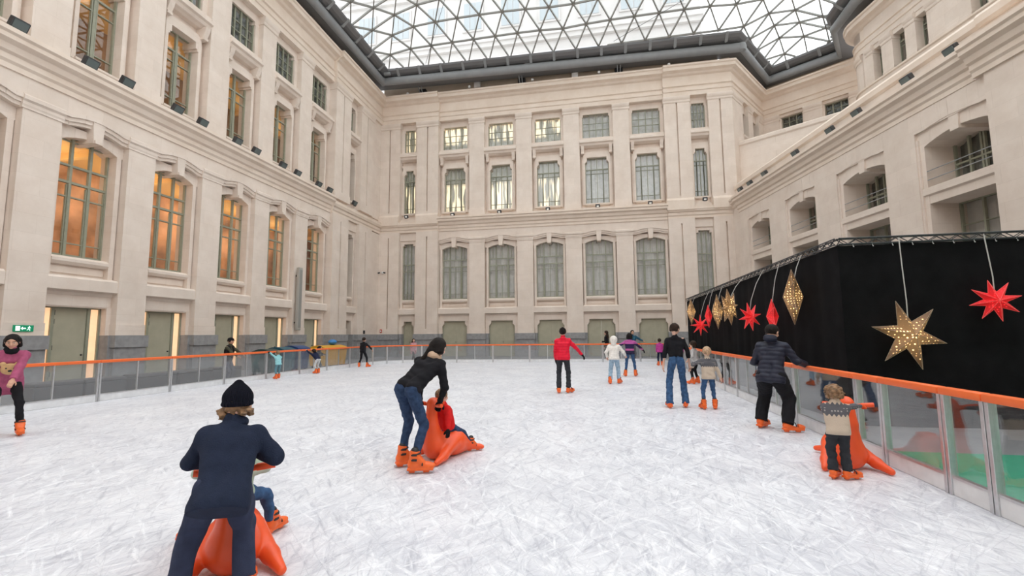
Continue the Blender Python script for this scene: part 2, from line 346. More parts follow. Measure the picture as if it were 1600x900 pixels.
def bay(mb, gr, ua, ub, hw0, hw1, hw2, hw3, d=0., door_notch=False, narrow=False):
    """one bay of the courtyard front, from the door up to the attic windows"""
    c = (ua + ub) / 2; S = d - .26; G = d - .5; K = -1.
    # door storey
    for a, b in ((ua, c - hw0), (c + hw0, ub)):
        gr.box(a, b, K, d - .1, ZG, 1.69); mb.box(a, b, K, S, 1.69, 2.7)
    if door_notch:
        for s in (-1, 1):
            mb.box(min(c + s * hw0, c + s * (hw0 - .16)), max(c + s * hw0, c + s * (hw0 - .16)), K, S, 2.42, 2.7)
            mb.box(min(c + s * hw0, c + s * (hw0 - .08)), max(c + s * hw0, c + s * (hw0 - .08)), K, S, 2.32, 2.44)
    mb.box(ua, ub, K, S - .03, 2.68, 3.3)
    mb.box(c - hw0 - .1, c + hw0 + .1, K, S, 2.72, 3.02)
    mb.prism([(K, 3.1), (S, 3.1), (S + .04, 3.2), (d - .02, 3.27), (d - .02, 3.66), (d - .1, 3.74), (K, 3.76)], ua, ub)
    # first floor window
    zs, rise = (8.5, .26) if not narrow else (9.05, .0)
    ztop1 = 9.02 if not narrow else 9.4
    for s in (-1, 1):
        x0, x1 = c + s * hw1, c + s * (hw1 + .17); e = ua if s < 0 else ub
        mb.box(min(x0, x1), max(x0, x1), K, S, 3.74, zs)
        x0 += s * .04; mb.box(min(x0, e), max(x0, e), K, G, 3.74, ztop1)
    mb.box(c - hw1 - .02, c + hw1 + .02, K, G + .02, 3.74, 4.2); mb.box(c - hw1 + .06, c + hw1 - .06, K, G + .06, 3.86, 4.1)
    mb.prism([(K, 4.16), (S - .06, 4.16), (S + .03, 4.26), (S + .03, 4.36), (S - .1, 4.45), (K, 4.48)], c - hw1, c + hw1)
    if narrow:
        mb.box(ua, ub, K, S, 9.05, 9.9)
        for s in (-1, 1): mb.box(min(c + s * hw1, c + s * (hw1 - .14)), max(c + s * hw1, c + s * (hw1 - .14)), K, S, 8.88, 9.06)
    else:
        arch_strip(mb, ua, ub, c, hw1, zs, rise, 9.02, K, S)
        n = 10; H = (ub - ua) / 2; A = lambda x: .17 * max(0, 1 - (x / (H * .78)) ** 2)
        for i in range(n):
            x0 = -H + 2 * H * i / n; x1 = -H + 2 * H * (i + 1) / n
            for (za, zb, dd) in ((8.96, 9.1, d - .06), (9.08, 9.24, d), (9.22, 9.36, d + .06)):
                mb.slab([(c + x0, za + A(x0)), (c + x1, za + A(x1)), (c + x1, zb + A(x1)), (c + x0, zb + A(x0))], K, dd)
        mb.slab([(c - .15, 8.62), (c + .15, 8.62), (c + .21, 9.5), (c - .21, 9.5)], K, d + .04)
        mb.slab([(c - .13, 8.6), (c + .13, 8.6), (c + .14, 8.72), (c - .14, 8.72)], K, d + .09)
    # second floor window with shouldered head
    mb.box(ua, ub, K, G + .06, 11.05, 11.5)
    mb.prism([(K, 11.42), (S - .04, 11.42), (S + .04, 11.5), (S + .04, 11.58), (S - .1, 11.64), (K, 11.64)], c - hw2 - .02, c + hw2 + .02)
    for s in (-1, 1):
        e = ua if s < 0 else ub
        for w0, w1, dd in ((0, .14, S), (.14, .25, S - .07)):
            a, b = c + s * (hw2 + w0), c + s * (hw2 + w1); mb.box(min(a, b), max(a, b), K, dd, 11.5, 15.3)
        a = c + s * (hw2 + .04); mb.box(min(a, e), max(a, e), K, G, 11.05, 15.3)
        a, b = c + s * hw2, c + s * (hw2 - .15); mb.box(min(a, b), max(a, b), K, S, 14.95, 15.3)
        a, b = c + s * hw2, c + s * (hw2 - .07); mb.box(min(a, b), max(a, b), K, S, 14.84, 14.97)
    mb.box(ua, ub, K, G, 15.26, 16.9); mb.box(c - hw2 - .14, c + hw2 + .14, K, S, 15.26, 15.62)
    mb.box(c - hw2 - .25, c + hw2 + .25, K, S - .07, 15.6, 15.74)
    if not narrow:
        for s in (-1, 1):
            a = c + s * (hw2 + .17)
            mb.prism([(G, 15.5), (d - .06, 15.52), (d - .04, 15.62), (d - .1, 15.66), (d + .0, 15.9), (d + .06, 16.12), (G, 16.14)], a - .12, a + .12)
    hl = min((ub - ua) / 2, hw2 + .42)
    mb.prism([(K, 16.02), (S, 16.05), (d - .04, 16.16), (d + .02, 16.3), (d + .13, 16.36), (d + .13, 16.5), (d + .04, 16.56), (d - .02, 16.6), (d - .02, 16.74), (K, 16.78)], c - hl, c + hl)
    # attic window
    mb.box(c - hw3, c + hw3, K, S, 16.7, 16.86)
    for s in (-1, 1):
        e = ua if s < 0 else ub; mb.box(min(c + s * hw3, e), max(c + s * hw3, e), K, S - .05, 16.7, 19.3)
        a, b = c + s * hw3, c + s * (hw3 - .06); mb.box(min(a, b), max(a, b), K, S - .05, 18.6, 18.82)
    mb.box(ua, ub, K, S - .05, 18.8, 19.35)
    return c

# ------------------------------------------------------------------ left wall
DOORS = [0]
def left_wall():
    mb = MB(tf_left); gr = MB(tf_left)
    P = [(4.11, 5.22), (7.49, 8.6), (10.85, 11.95), (14.23, 15.33), (17.63, 18.75), (20.97, 22.04), (24.31, 25.45)]
    for a, b in P: pier(mb, gr, a, b)
    pier(mb, gr, 27.86, 29.84, .22, True); pier(mb, gr, 31.33, 33.3, .22, True)
    mb.box(33.2, 35, -1, .1, 1.69, 9.9); mb.box(33.2, 35, -1, .1, 11.05, 19.3); gr.box(33.2, 35, -1, .22, ZG, 1.69)
    names = ['fourth', 'fifth', 'sixth']
    edges = [(P[i][1], P[i + 1][0]) for i in range(len(P) - 1)] + [(P[-1][1], 27.86)]
    k = 0
    for i, (a, b) in enumerate(edges):
        c = bay(mb, gr, a, b, .98, .93, .76, .86)
        pos = '%s bay out from the far corner pavilion' % ORD[len(edges) - 1 - i]
        add_window('left', c, -.72, .93, 4.46, 8.78, 'casement3', 'tall olive-framed arched window with warm lit room behind, left wall, %s' % pos)
        add_window('left', c, -.72, .76, 11.62, 15.28, 'casement2', 'second-floor shouldered olive window above the ledge, left wall, %s' % pos)
        add_window('left', c, -.5, .86, 16.86, 18.84, 'attic', 'small attic window under the entablature, left wall, %s' % pos, CURTAIN_DIM)
        left_door(c, pos)
    c = bay(mb, gr, 29.84, 31.33, .5, .5, .5, .5, .15, narrow=True)
    add_window('left', c, -.6, .5, 4.46, 9.1, 'narrow', 'tall narrow window in the far pavilion of the left wall', CURTAIN_DIM)
    add_window('left', c, -.6, .5, 11.62, 15.28, 'casement2', 'narrow second-floor window in the far pavilion of the left wall', CURTAIN_DIM)
    add_window('left', c, -.5, .5, 16.86, 18.84, 'attic', 'narrow attic window in the far pavilion of the left wall', CURTAIN_DIM)
    dm = MB(tf_left); dm.box(c - .5, c + .5, -.8, -.7, ZG, 2.7)
    DOORS[0] += 1; struct(dm.build('door_%d' % DOORS[0], OLIVE_DOOR), 'narrow recessed door at foot of the left wall far pavilion', 'door')
    mb.box(4.11, 35, -1, -.02, 9.3, 11.08); mb.box(4.11, 35, -1, -.02, 19.25, 21.5)
    struct(mb.build('wall_left', STONE), 'cream stone courtyard wall with tall piers on the left', 'wall')
    struct(gr.build('baseboard_left', GRANITE), 'grey granite base course along foot of the left wall', 'base course')
    t = MB(tf_left); t.prism(CORNICE1, 4.11, 27.84); t.prism(shift(CORNICE1, .12)[:7] + [(.36, 10.66), (.36, 10.8), (-.5, 10.9)], 27.84, 35); trim(t, 'stepped stone cornice carrying floodlights along the left wall')
    t = MB(tf_left); t.prism(ENTAB, 4.11, 27.84); t.prism(shift(ENTAB, .22), 27.8, 35); trim(t, 'deep entablature below the glass roof on the left wall')
    a = MB(tf_left); a.box(4.11, 35, -1, -.55, 21.4, 23.4)
    a.box(24.9, 25.9, -.6, .1, 21.55, 22.1)
    struct(a.build('wall_attic_left', ATTIC), 'tan attic wall behind the roof tube on the left side', 'wall')

def left_door(c, pos):
    DOORS[0] += 1
    t = thing('door_%d' % DOORS[0], 'wide olive door with warm lit side lights, left wall, %s' % pos, 'door', (-17.82 - .55, c, ZG), -pi / 2, kind='structure')
    # local x runs toward the camera's end of the wall (-Y), y into the wall
    t.rotation_euler = (0, 0, pi / 2)        # x -> +Y, y -> -X (into the wall)
    h = 2.76
    m = MB(); m.bbox(-.5, .52, .0, .06, .02, h, .006); m.build('leaf', OLIVE_DOOR, t)
    m = MB()
    for x in (-.56, .58, -.97, .97): m.box(x - .05, x + .05, -.04, .1, 0, h)
    m.box(-1.0, 1.0, -.04, .1, h - .02, h + .08); m.build('frame', OLIVE, t)
    m = MB(); m.box(-.93, -.6, .02, .04, .03, h); m.box(.62, .93, .02, .04, .03, h); m.build('side_light', SIDELIGHT, t)
    m = MB(); m.lathe([(.03, 0), (.032, .02), (.02, .05), (0.001, .06)], 12)
    k = m.build('handle', IRON, t, smooth=True); k.location = (.44, -.0, 1.1); k.rotation_euler = (pi / 2, 0, 0)
    m = MB()
    for z in (.4, 1.3, 2.2, 2.5): m.tube([(-.5, -.02, z), (-.5, -.02, z + .16)], .018, 8)
    m.build('hinge', IRON, t)
SIDELIGHT = mat('lit_frosted_side_light', (.7, .5, .36), .35, emis=(1, .57, .3), estr=.34, noise=.15, nscale=2)
left_wall()

# warm rooms behind the left windows
ROOM_WALL = mat('warm_terracotta_room_wall', (.5, .3, .19), .8, noise=.6, nscale=.8)
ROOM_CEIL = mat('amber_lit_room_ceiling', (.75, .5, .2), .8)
ROOM_DARK = mat('brown_room_wall', (.2, .13, .08), .8, noise=.5, nscale=.7)
def room(z0, z1, m, label, cl):
    r = MB(); x0, x1 = -22.6, -18.84
    r.box(x0 - .1, x0, 3.5, 33, z0, z1); r.box(x0, x1, 3.4, 3.5, z0, z1); r.box(x0, x1, 33, 33.1, z0, z1)
    struct(r.build('wall_room', m), 'coloured back wall of the %s' % label, 'wall')
    r = MB(); r.box(x0, x1, 3.5, 33, z0 - .1, z0); struct(r.build('floor_room', ROOM_DARK), 'dim floor of the %s' % label, 'floor')
    r = MB(); r.box(x0, x1, 3.5, 33, z1, z1 + .1)
    for i in range(9): r.box(x0, x1, 4.5 + i * 3.3, 4.7 + i * 3.3, z1 - .25, z1)
    struct(r.build('ceiling_room', cl), 'beamed ceiling of the %s' % label, 'ceiling')
room(4.2, 9.1, ROOM_WALL, 'lit first-floor room behind the left wall', ROOM_CEIL)
room(11.2, 15.9, ROOM_DARK, 'second-floor room behind the left wall', ROOM_CEIL)
def lamp(kind, name, loc, energy, color, size=.4, rot=None, sy=None):
    l = bpy.data.lights.new(name, kind); l.energy = energy; l.color = color
    if kind == 'POINT': l.shadow_soft_size = size
    if kind == 'AREA':
        l.size = size
        if sy: l.shape = 'RECTANGLE'; l.size_y = sy
    o = bpy.data.objects.new(name, l); COL.objects.link(o); o.location = loc
    if rot: o.rotation_euler = rot
    return o
for y in (9.7, 13.1, 16.5, 19.9, 23.2, 26.6):
    lamp('POINT', 'room_lamp', (-20.9, y + .5, 7.9), 34, (1, .76, .5), .25)
    lamp('POINT', 'room_lamp', (-20.9, y + .5, 14.9), 16, (1, .74, .45), .25)

# ------------------------------------------------------------------ back wall
def back_wall():
    mb = MB(tf_back); gr = MB(tf_back)
    piers = [(-10.08, -8.82), (-6.2, -4.94), (-2.42, -1.18), (1.4, 2.62)]
    for a, b in piers: pier(mb, gr, a, b)
    for a, b in ((-17.82, -15.98), (-14.52, -12.65), (5.16, 7.02), (8.3, 10.0)): pier(mb, gr, a, b, .22, True)
    edges = [(-12.65, -10.08)] + [(piers[i][1], piers[i + 1][0]) for i in range(3)] + [(2.62, 5.16)]
    for i, (a, b) in enumerate(edges):
        c = bay(mb, gr, a, b, 1.03, 1.05, .9, 1.04, door_notch=True)
        pos = '%s of five wide bays from the left' % ORD[i]
        add_window('back', c, -.6, 1.05, 4.46, 8.78, 'arched', 'tall arched first-floor window with grey curtains, back wall, %s' % pos, CURTAIN_GREY)
        add_window('back', c, -.6, .9, 11.62, 15.28, 'shoulder', 'shouldered second-floor window, back wall, %s' % pos, CURTAIN_GREY if i > 2 else CURTAIN_MIX)
        add_window('back', c, -.55, 1.04, 16.86, 18.84, 'attic', 'four-light attic window, back wall, %s' % pos, CURTAIN_GREY if i > 2 else CURTAIN_MIX2)
        back_door(c, 1.03, 'olive double door with shouldered stone surround, back wall, %s' % pos)
    for a, b, nm in ((-15.98, -14.52, 'left corner pavilion'), (7.02, 8.3, 'right corner pavilion')):
        c = bay(mb, gr, a, b, .5, .53, .48, .5, .15, True, True)
        lit = CURTAIN_MIX if a < 0 else CURTAIN_GREY
        add_window('back', c, -.35, .53, 4.46, 9.1, 'narrow', 'tall narrow first-floor window, back wall, %s' % nm, CURTAIN_GREY)
        add_window('back', c, -.35, .48, 11.62, 15.28, 'shoulder', 'narrow shouldered second-floor window, back wall, %s' % nm, lit)
        add_window('back', c, -.35, .5, 16.86, 18.84, 'attic', 'narrow attic window, back wall, %s' % nm, lit)
        back_door(c, .5, 'narrow olive door, back wall, %s' % nm)
    mb.box(-17.82, 10.0, -1, -.02, 9.3, 11.08); mb.box(-17.82, 10.0, -1, -.02, 19.25, 21.5)
    struct(mb.build('wall_back', STONE), 'cream stone courtyard wall facing the rink with five wide bays', 'wall')
    struct(gr.build('baseboard_back', GRANITE), 'grey granite base course along foot of the back wall', 'base course')
    t = MB(tf_back); t.prism(CORNICE1, -12.65, 5.16)
    for a, b in ((-17.82, -12.65), (5.16, 10.1)): t.prism(shift(CORNICE1, .12)[:7] + [(.36, 10.66), (.36, 10.8), (-.5, 10.9)], a, b)
    for a, b in ((-17.82, -15.98), (-14.52, -12.6), (5.1, 7.02), (8.3, 10.0)): t.box(a, b, -.5, .42, 10.55, 11.25); t.prism([(-.5, 11.25), (.42, 11.25), (.28, 11.45), (-.5, 11.5)], a, b)
    trim(t, 'stepped first-floor cornice running across the back wall')
    t = MB(tf_back); t.prism(ENTAB, -12.65, 5.16); t.prism(shift(ENTAB, .22), -17.82, -12.6)
    trim(t, 'deep entablature below the glass roof on the back wall')
    a = MB(tf_back); a.box(-17.82, 9.3, -1, -.35, 21.4, 23.4)
    for x in (-16.5, -11.2, -9.9, -7.0, -4.0, -1.9, 1.0, 4.4, 7.5): a.box(x, x + 1.15, -1, -.3, 21.5, 22.4)
    struct(a.build('wall_attic_back', ATTIC), 'tan attic wall behind the roof tube on the back side', 'wall')

def back_door(c, hw, label):
    DOORS[0] += 1
    t = thing('door_%d' % DOORS[0], label, 'door', (c, 35 + .5, ZG), 0, kind='structure'); h = 2.8
    if hw > .8:
        for s in (-1, 1):
            m = MB(); a, b = sorted((s * .001, s * hw)); m.bbox(a, b, 0, .06, .02, h, .008)
            m.box(a, b, .05, .09, .0, h); x0, x1 = a + .1, b - .1
            for z0, z1 in ((.2, 1.0), (1.12, 2.5)):
                m.box(x0, x1, -.012, .02, z0, z0 + .02); m.box(x0, x1, -.012, .02, z1, z1 + .02); m.box(x0, x0 + .02, -.012, .02, z0, z1); m.box(x1 - .02, x1, -.012, .02, z0, z1)
            m.build('leaf', OLIVE_DOOR, t)
    else:
        m = MB(); m.bbox(-hw, hw, 0, .06, .02, h, .008); m.build('leaf', OLIVE_DOOR, t)
    m = MB(); m.box(-hw - .02, -hw + .05, -.03, .08, 0, h); m.box(hw - .05, hw + .02, -.03, .08, 0, h); m.box(-hw, hw, -.03, .08, h - .04, h + .03); m.build('frame', OLIVE, t)
    m = MB(); m.tube([(.06, -.05, 1.05), (.06, -.05, 1.2)], .014, 8); m.build('handle', IRON, t)

def mix_curtain(name, lo, hi, zoff):
    """net curtain lit from the room in vertical strips"""
    m = mat(name, (.68, .7, .66), .9); nt = m.node_tree; N = nt.nodes; L = nt.links; b = N['Principled BSDF']
    tc = N.new('ShaderNodeTexCoord'); sp = N.new('ShaderNodeSeparateXYZ'); L.new(tc.outputs['Object'], sp.inputs[0])
    w = N.new('ShaderNodeTexNoise'); w.noise_dimensions = '2D'; w.inputs['Scale'].default_value = 1.; w.inputs['Detail'].default_value = 1
    oi = N.new('ShaderNodeObjectInfo'); cb = N.new('ShaderNodeCombineXYZ'); mm = N.new('ShaderNodeMath'); mm.operation = 'MULTIPLY_ADD'; mm.inputs[1].default_value = 3.2
    L.new(sp.outputs[0], mm.inputs[0]); rr = N.new('ShaderNodeMath'); rr.operation = 'MULTIPLY'; rr.inputs[1].default_value = 40; L.new(oi.outputs['Random'], rr.inputs[0]); L.new(rr.outputs[0], mm.inputs[2])
    zz = N.new('ShaderNodeMath'); zz.operation = 'MULTIPLY'; zz.inputs[1].default_value = .5; L.new(sp.outputs[2], zz.inputs[0])
    L.new(mm.outputs[0], cb.inputs[0]); L.new(zz.outputs[0], cb.inputs[1]); L.new(cb.outputs[0], w.inputs['Vector'])
    r = N.new('ShaderNodeMapRange'); r.inputs[1].default_value = .47; r.inputs[2].default_value = .55; L.new(w.outputs['Fac'], r.inputs[0])
    g = N.new('ShaderNodeMapRange'); g.inputs[1].default_value = lo; g.inputs[2].default_value = hi; g.inputs[3].default_value = 0 if zoff else 1; g.inputs[4].default_value = 1 if zoff else 0; L.new(sp.outputs[2], g.inputs[0])
    q = N.new('ShaderNodeMath'); q.operation = 'MULTIPLY'; L.new(r.outputs[0], q.inputs[0]); L.new(g.outputs[0], q.inputs[1])
    s = N.new('ShaderNodeMath'); s.operation = 'MULTIPLY'; s.inputs[1].default_value = .45; L.new(q.outputs[0], s.inputs[0])
    b.inputs['Emission Color'].default_value = (1, .78, .5, 1); L.new(s.outputs[0], b.inputs['Emission Strength'])
    return m
CURTAIN_MIX = mix_curtain('half_lit_net_curtain', 2.2, 2.5, False)
CURTAIN_MIX2 = mix_curtain('top_lit_net_curtain', .5, .75, True)
back_wall()

# ------------------------------------------------------------------ right wall: low wing with a terrace, and the wall set back above it
def right_wall():
    mb = MB(tf_right); gr = MB(tf_right); K = -1.9
    mb.box(-.6, 2.35, -1, 0, 1.69, 10); mb.box(.9, 2.35, -1, .08, 1.69, 9.1)
    piers = [(4.85, 6.6), (9.27, 10.95), (13.88, 15.4), (18.3, 20.4), (22.6, 24.2)]
    for i, (a, b) in enumerate(piers):
        dd = .0 if i < 3 else .12
        mb.box(a, b, K, dd, 1.69, 9.3); mb.box(a, b, K, dd, 9.0, 10); gr.box(a - .06, b + .06, K, dd + .1, ZG, 1.69)
    op = [(2.5, 4.85), (6.85, 9.27), (11.22, 13.88), (15.66, 18.3), (20.4, 22.6)]
    for i, (a, b) in enumerate(op):
        c = (a + b) / 2 + .0; hw = (b - a) / 2 - .02
        pa = a - .28
        mb.box(pa, a, K, -.1, 1.69, 9.02); mb.box(pa + .02, pa + .1, K, -.04, 1.69, 8.9)
        mb.box(pa, b, K, -.12, 6.35, 6.7); mb.prism([(K, 6.64), (-.12, 6.64), (-.04, 6.7), (-.04, 6.96), (K, 7.0)], pa, b)
        arch_strip(mb, pa, b, c, hw, 8.56, .24, 9.24, K, -.1)
        n = 8; H = (b - pa) / 2; cc = (b + pa) / 2
        A = lambda x: .1 * max(0, 1 - (x / (H * .7)) ** 2)
        for j in range(n):
            x0 = -H + 2 * H * j / n; x1 = -H + 2 * H * (j + 1) / n
            mb.slab([(cc + x0, 9.16 + A(x0)), (cc + x1, 9.16 + A(x1)), (cc + x1, 10), (cc + x0, 10)], K, 0)
        mb.slab([(c - .16, 8.66), (c + .16, 8.66), (c + .2, 9.5), (c - .2, 9.5)], K, -.03)
        gr.box(pa, b, K, -.4, ZG, .9); mb.box(pa, b, K, -.5, .9, 2.9)
        pos = '%s bay from the inner corner' % ORD[i]
        add_window('right', c, -1.25, hw, 6.98, 8.85, 'wide', 'recessed balcony window with thin rails, right wall, %s' % pos, CURTAIN_DIM, rail=True)
        add_window('right', c, -1.25, hw, 2.9, 6.36, 'grid', 'lower window with pale panels above the black booth, right wall, %s' % pos, PANEL_PALE)
    mb.box(-.6, 24.2, K, -.02, 9.2, 11.1); mb.box(-.6, 24.2, -1.5, -.2, 11.05, 11.9)
    # unseen block added behind the storeys, so that no daylight comes through behind
    mb.box(-.6, 24.2, -3.2, -1.6, ZG, 11.1)
    struct(mb.build('wall_right', STONE), 'low cream stone wing with terrace on the right', 'wall')
    struct(gr.build('baseboard_right', GRANITE), 'grey granite base course along foot of the right wing', 'base course')
    t = MB(tf_right)
    for z0, z1, d0, d1 in ((11.08, 11.1, 0, 0),): pass
    C = CORNICE1; t.prism(C, 1.0, 18.0); t.prism(shift(C, .16), 18.0, 24.2); t.prism(shift(C, -.12), -.8, 1.0)
    trim(t, 'stepped stone cornice carrying floodlights along the right wing')
    t = MB(tf_right); t.prism([(-1.6, 11.7), (-.18, 11.7), (-.08, 11.78), (-.06, 12.0), (-.16, 12.14), (-.3, 12.2), (-1.6, 12.2)], .4, 18.2)
    t.prism([(-1.6, 11.7), (-.1, 11.7), (0, 11.78), (.02, 12.0), (-.08, 12.14), (-.3, 12.2), (-1.6, 12.2)], 18.1, 24.2)
    trim(t, 'parapet coping above the floodlights on the right wing')
    # terrace floor
    f = MB(); f.plate([(10.9, 33), (14.5, 12.0), (30, 12.0), (30, 34), (20, 38), (14.2, 40.6)], 11.5, 11.7)
    struct(f.build('floor_terrace', GRANITE), 'terrace floor behind the parapet of the right wing', 'floor')
    # terrace wall parallel to the corner recess
    q = PA + _e * .9; n = Vector((_g.y, -_g.x))
    w = MB(); tfm = lambda u, d, z: (q.x + _g.x * u + n.x * d, q.y + _g.y * u + n.y * d, z)
    w.tf = tfm; w.box(-.4, 8.5, -.5, 0, 11, 15.35); w.prism([(-.6, 15.3), (.02, 15.3), (.1, 15.38), (.1, 15.6), (-.02, 15.7), (-.6, 15.72)], -.4, 8.5)
    struct(w.build('wall_terrace', STONE), 'plain cream terrace wall with coping behind the right parapet', 'wall')
right_wall()

def upper_right():
    # chamfered side of the corner pavilion
    mb = MB(tf_chamfer); L = (PB - PA).length
    mb.box(0, 2.0, -1, 0, 1.7, 19.3); mb.box(3.2, 4.2, -1, 0, 9, 19.3); mb.box(5.6, L, -1, 0, 9, 19.3)
    for a, b in ((2.0, 3.2), (4.2, 5.6)):
        mb.box(a, b, -1, -.25, 9, 16.4); mb.box(a, b, -1, -.25, 18.6, 19.4); mb.prism([(-1, 16.1), (-.05, 16.2), (.08, 16.4), (.08, 16.56), (-.1, 16.7), (-1, 16.75)], a - .1, b + .1)
    for a, b in ((-.05, 2.0), (3.2, 4.2), (5.6, L)): mb.prism(PCAP3, a, b)
    mb.box(0, L, -1, -.02, 19.3, 21.5)
    struct(mb.build('wall_chamfer', STONE), 'angled side wall of the far right corner pavilion', 'wall')
    add_window('chamfer', 2.6, -.6, .56, 16.7, 18.64, 'attic', 'attic window in the angled pavilion side, first from the corner', CURTAIN_DIM)
    add_window('chamfer', 4.9, -.6, .66, 16.7, 18.64, 'attic', 'attic window in the angled pavilion side, next to the recess', CURTAIN_DIM)
    mb = MB(tf_diag); L2 = (PC - PB).length + .5
    prs = [(-.3, 1.2), (2.95, 4.2), (5.95, L2)]
    for a, b in prs: mb.box(a, b, -1, 0, 9, 19.3); mb.prism(PCAP3, a - .04, b + .04); mb.box(a - .12, b + .12, -1, -.12, 16.9, 19)
    for (a, b), nm in zip(((1.2, 2.95), (4.2, 5.95)), ('beside the pavilion', 'beside the rounded corner')):
        mb.box(a, b, -1, -.14, 9, 17.2); mb.box(a, b, -1, -.14, 19.05, 19.4)
        add_window('diag', (a + b) / 2, -.5, (b - a) / 2 - .08, 17.2, 19.06, 'grid', 'three-light attic window in the corner recess, %s' % nm, CURTAIN_DIM)
    mb.box(-.3, L2, -1, -.02, 19.3, 21.5)
    struct(mb.build('wall_recess', STONE), 'short cream wall closing the corner recess under the roof', 'wall')
    # rounded corner and wall set back above the terrace
    cx, cy, R = 18.47, 32.0, 1.5
    arc = [(cx + R * math.cos(a), cy + R * math.sin(a)) for a in np.linspace(math.radians(62), math.radians(191.5), 16)]
    end = tf_upper(18, 0, 0)[:2]
    start = (cx + 2.8, cy + 2.6)
    pts = [start] + arc
    w = MB()
    inner = [(cx + 3.4, cy + .5), tf_upper(.3, -1.2, 0)[:2]]
    w.plate(pts + inner[::-1], 9, 21.5)
    w.tf = tf_upper
    op = [(.55, 1.18), (1.98, 2.82), (3.5, 4.2), (6.5, 7.3), (9.0, 10.2), (11.5, 12.3)]
    prev = -.2
    for i, (a, b) in enumerate(op):
        w.box(prev, a, -1, 0, 9, 19.4); w.prism(PCAP3, max(prev, .0), a + .03)
        if i: w.prism([(-1, 17.0), (.03, 17.0), (.03, 17.12), (-.02, 17.16), (-1, 17.16)], prev, a)
        w.box(a, b, -1, 0, 9, 16.95); w.box(a, b, -1, -.06, 19.0, 19.4)
        add_window('upper', (a + b) / 2, -.55, (b - a) / 2 + .03, 16.95, 19.05, 'casement2', 'attic window in the upper right wall, %s from the rounded corner' % ORD[i], CURTAIN_DIM)
        prev = b
    w.box(prev, 18, -1, 0, 9, 19.4); w.box(0, 18, -1, -.02, 19.3, 21.5)
    struct(w.build('wall_upper_right', STONE), 'upper cream wall with rounded corner set back above the terrace', 'wall')
    # one entablature following pavilion, recess, rounded corner and upper wall
    t = MB(); path = [(5.16, 34.78), (PA.x, PA.y), (PB.x, PB.y), (PC.x + .6, PC.y - .45)]
    t.sweep(path, ENTAB); trim(t, 'entablature turning from the right pavilion into the corner recess')
    t = MB(); t.sweep([start] + arc + [end], ENTAB)
    t.sweep([start] + arc, PCAP3)
    t.sweep([start] + arc + [end], [(-.4, 16.5), (.06, 16.5), (.06, 16.8), (.14, 16.86), (.14, 16.96), (0, 17.02), (-.4, 17.02)])
    trim(t, 'entablature wrapping the rounded corner and upper right wall')
    a = MB(); a.sweep([(9.5, 35.3), (PA.x + .1, 35.25), (PB.x, PB.y + .6), (PC.x + .8, PC.y + .1)], [(-.5, 21.4), (0, 21.4), (0, 23.4), (-.5, 23.4)])
    a.sweep([(cx + 3, cy + 2)] + [(cx + 1.1 * math.cos(t_), cy + 1.1 * math.sin(t_)) for t_ in np.linspace(1.1, 3.3, 8)] + [tf_upper(18, -.4, 0)[:2]], [(-.5, 21.4), (0, 21.4), (0, 23.4), (-.5, 23.4)])
    struct(a.build('wall_attic_right', ATTIC), 'tan attic wall behind the roof tube on the right side', 'wall')
upper_right()

# ------------------------------------------------------------------ roof: tube, gutter, triangular lattice and glass
TUBE_Z = 22.42
TUBE = [(-17.05, 3.0), (-17.05, 33.55), (10.75, 34.5), (14.25, 39.75), (18.4, 36.9), (16.55, 33.6), (16.5, 30.8), (19.2, 17.5), (21.5, 6.2)]
EDGE = [(-16.5, 3.0), (-16.5, 33.2), (-2, 33.55), (10.5, 33.75), (14.4, 39.1), (17.9, 36.4), (16.0, 33.3), (15.95, 30.6), (18.6, 17.3), (20.9, 6.2)]
ROOF_Z = 23.28
def edge_dist(x, y):
    s = 0.
    for i in range(len(EDGE) - 1):
        ax, ay = EDGE[i]; bx, by = EDGE[i + 1]; dx, dy = bx - ax, by - ay
        t = max(0, min(1, ((x - ax) * dx + (y - ay) * dy) / (dx * dx + dy * dy)))
        d = math.hypot(x - ax - t * dx, y - ay - t * dy); s += 1 / max(d, 1e-3) ** 3
    return s ** (-1 / 3)
def roof_z(x, y): return ROOF_Z + 6.5 * (1 - math.exp(-edge_dist(x, y) / 9.))
def inside(x, y):
    c = False; n = len(EDGE)
    for i in range(n):
        x1, y1 = EDGE[i]; x2, y2 = EDGE[(i + 1) % n]
        if (y1 > y) != (y2 > y) and x < (x2 - x1) * (y - y1) / (y2 - y1) + x1: c = not c
    return c
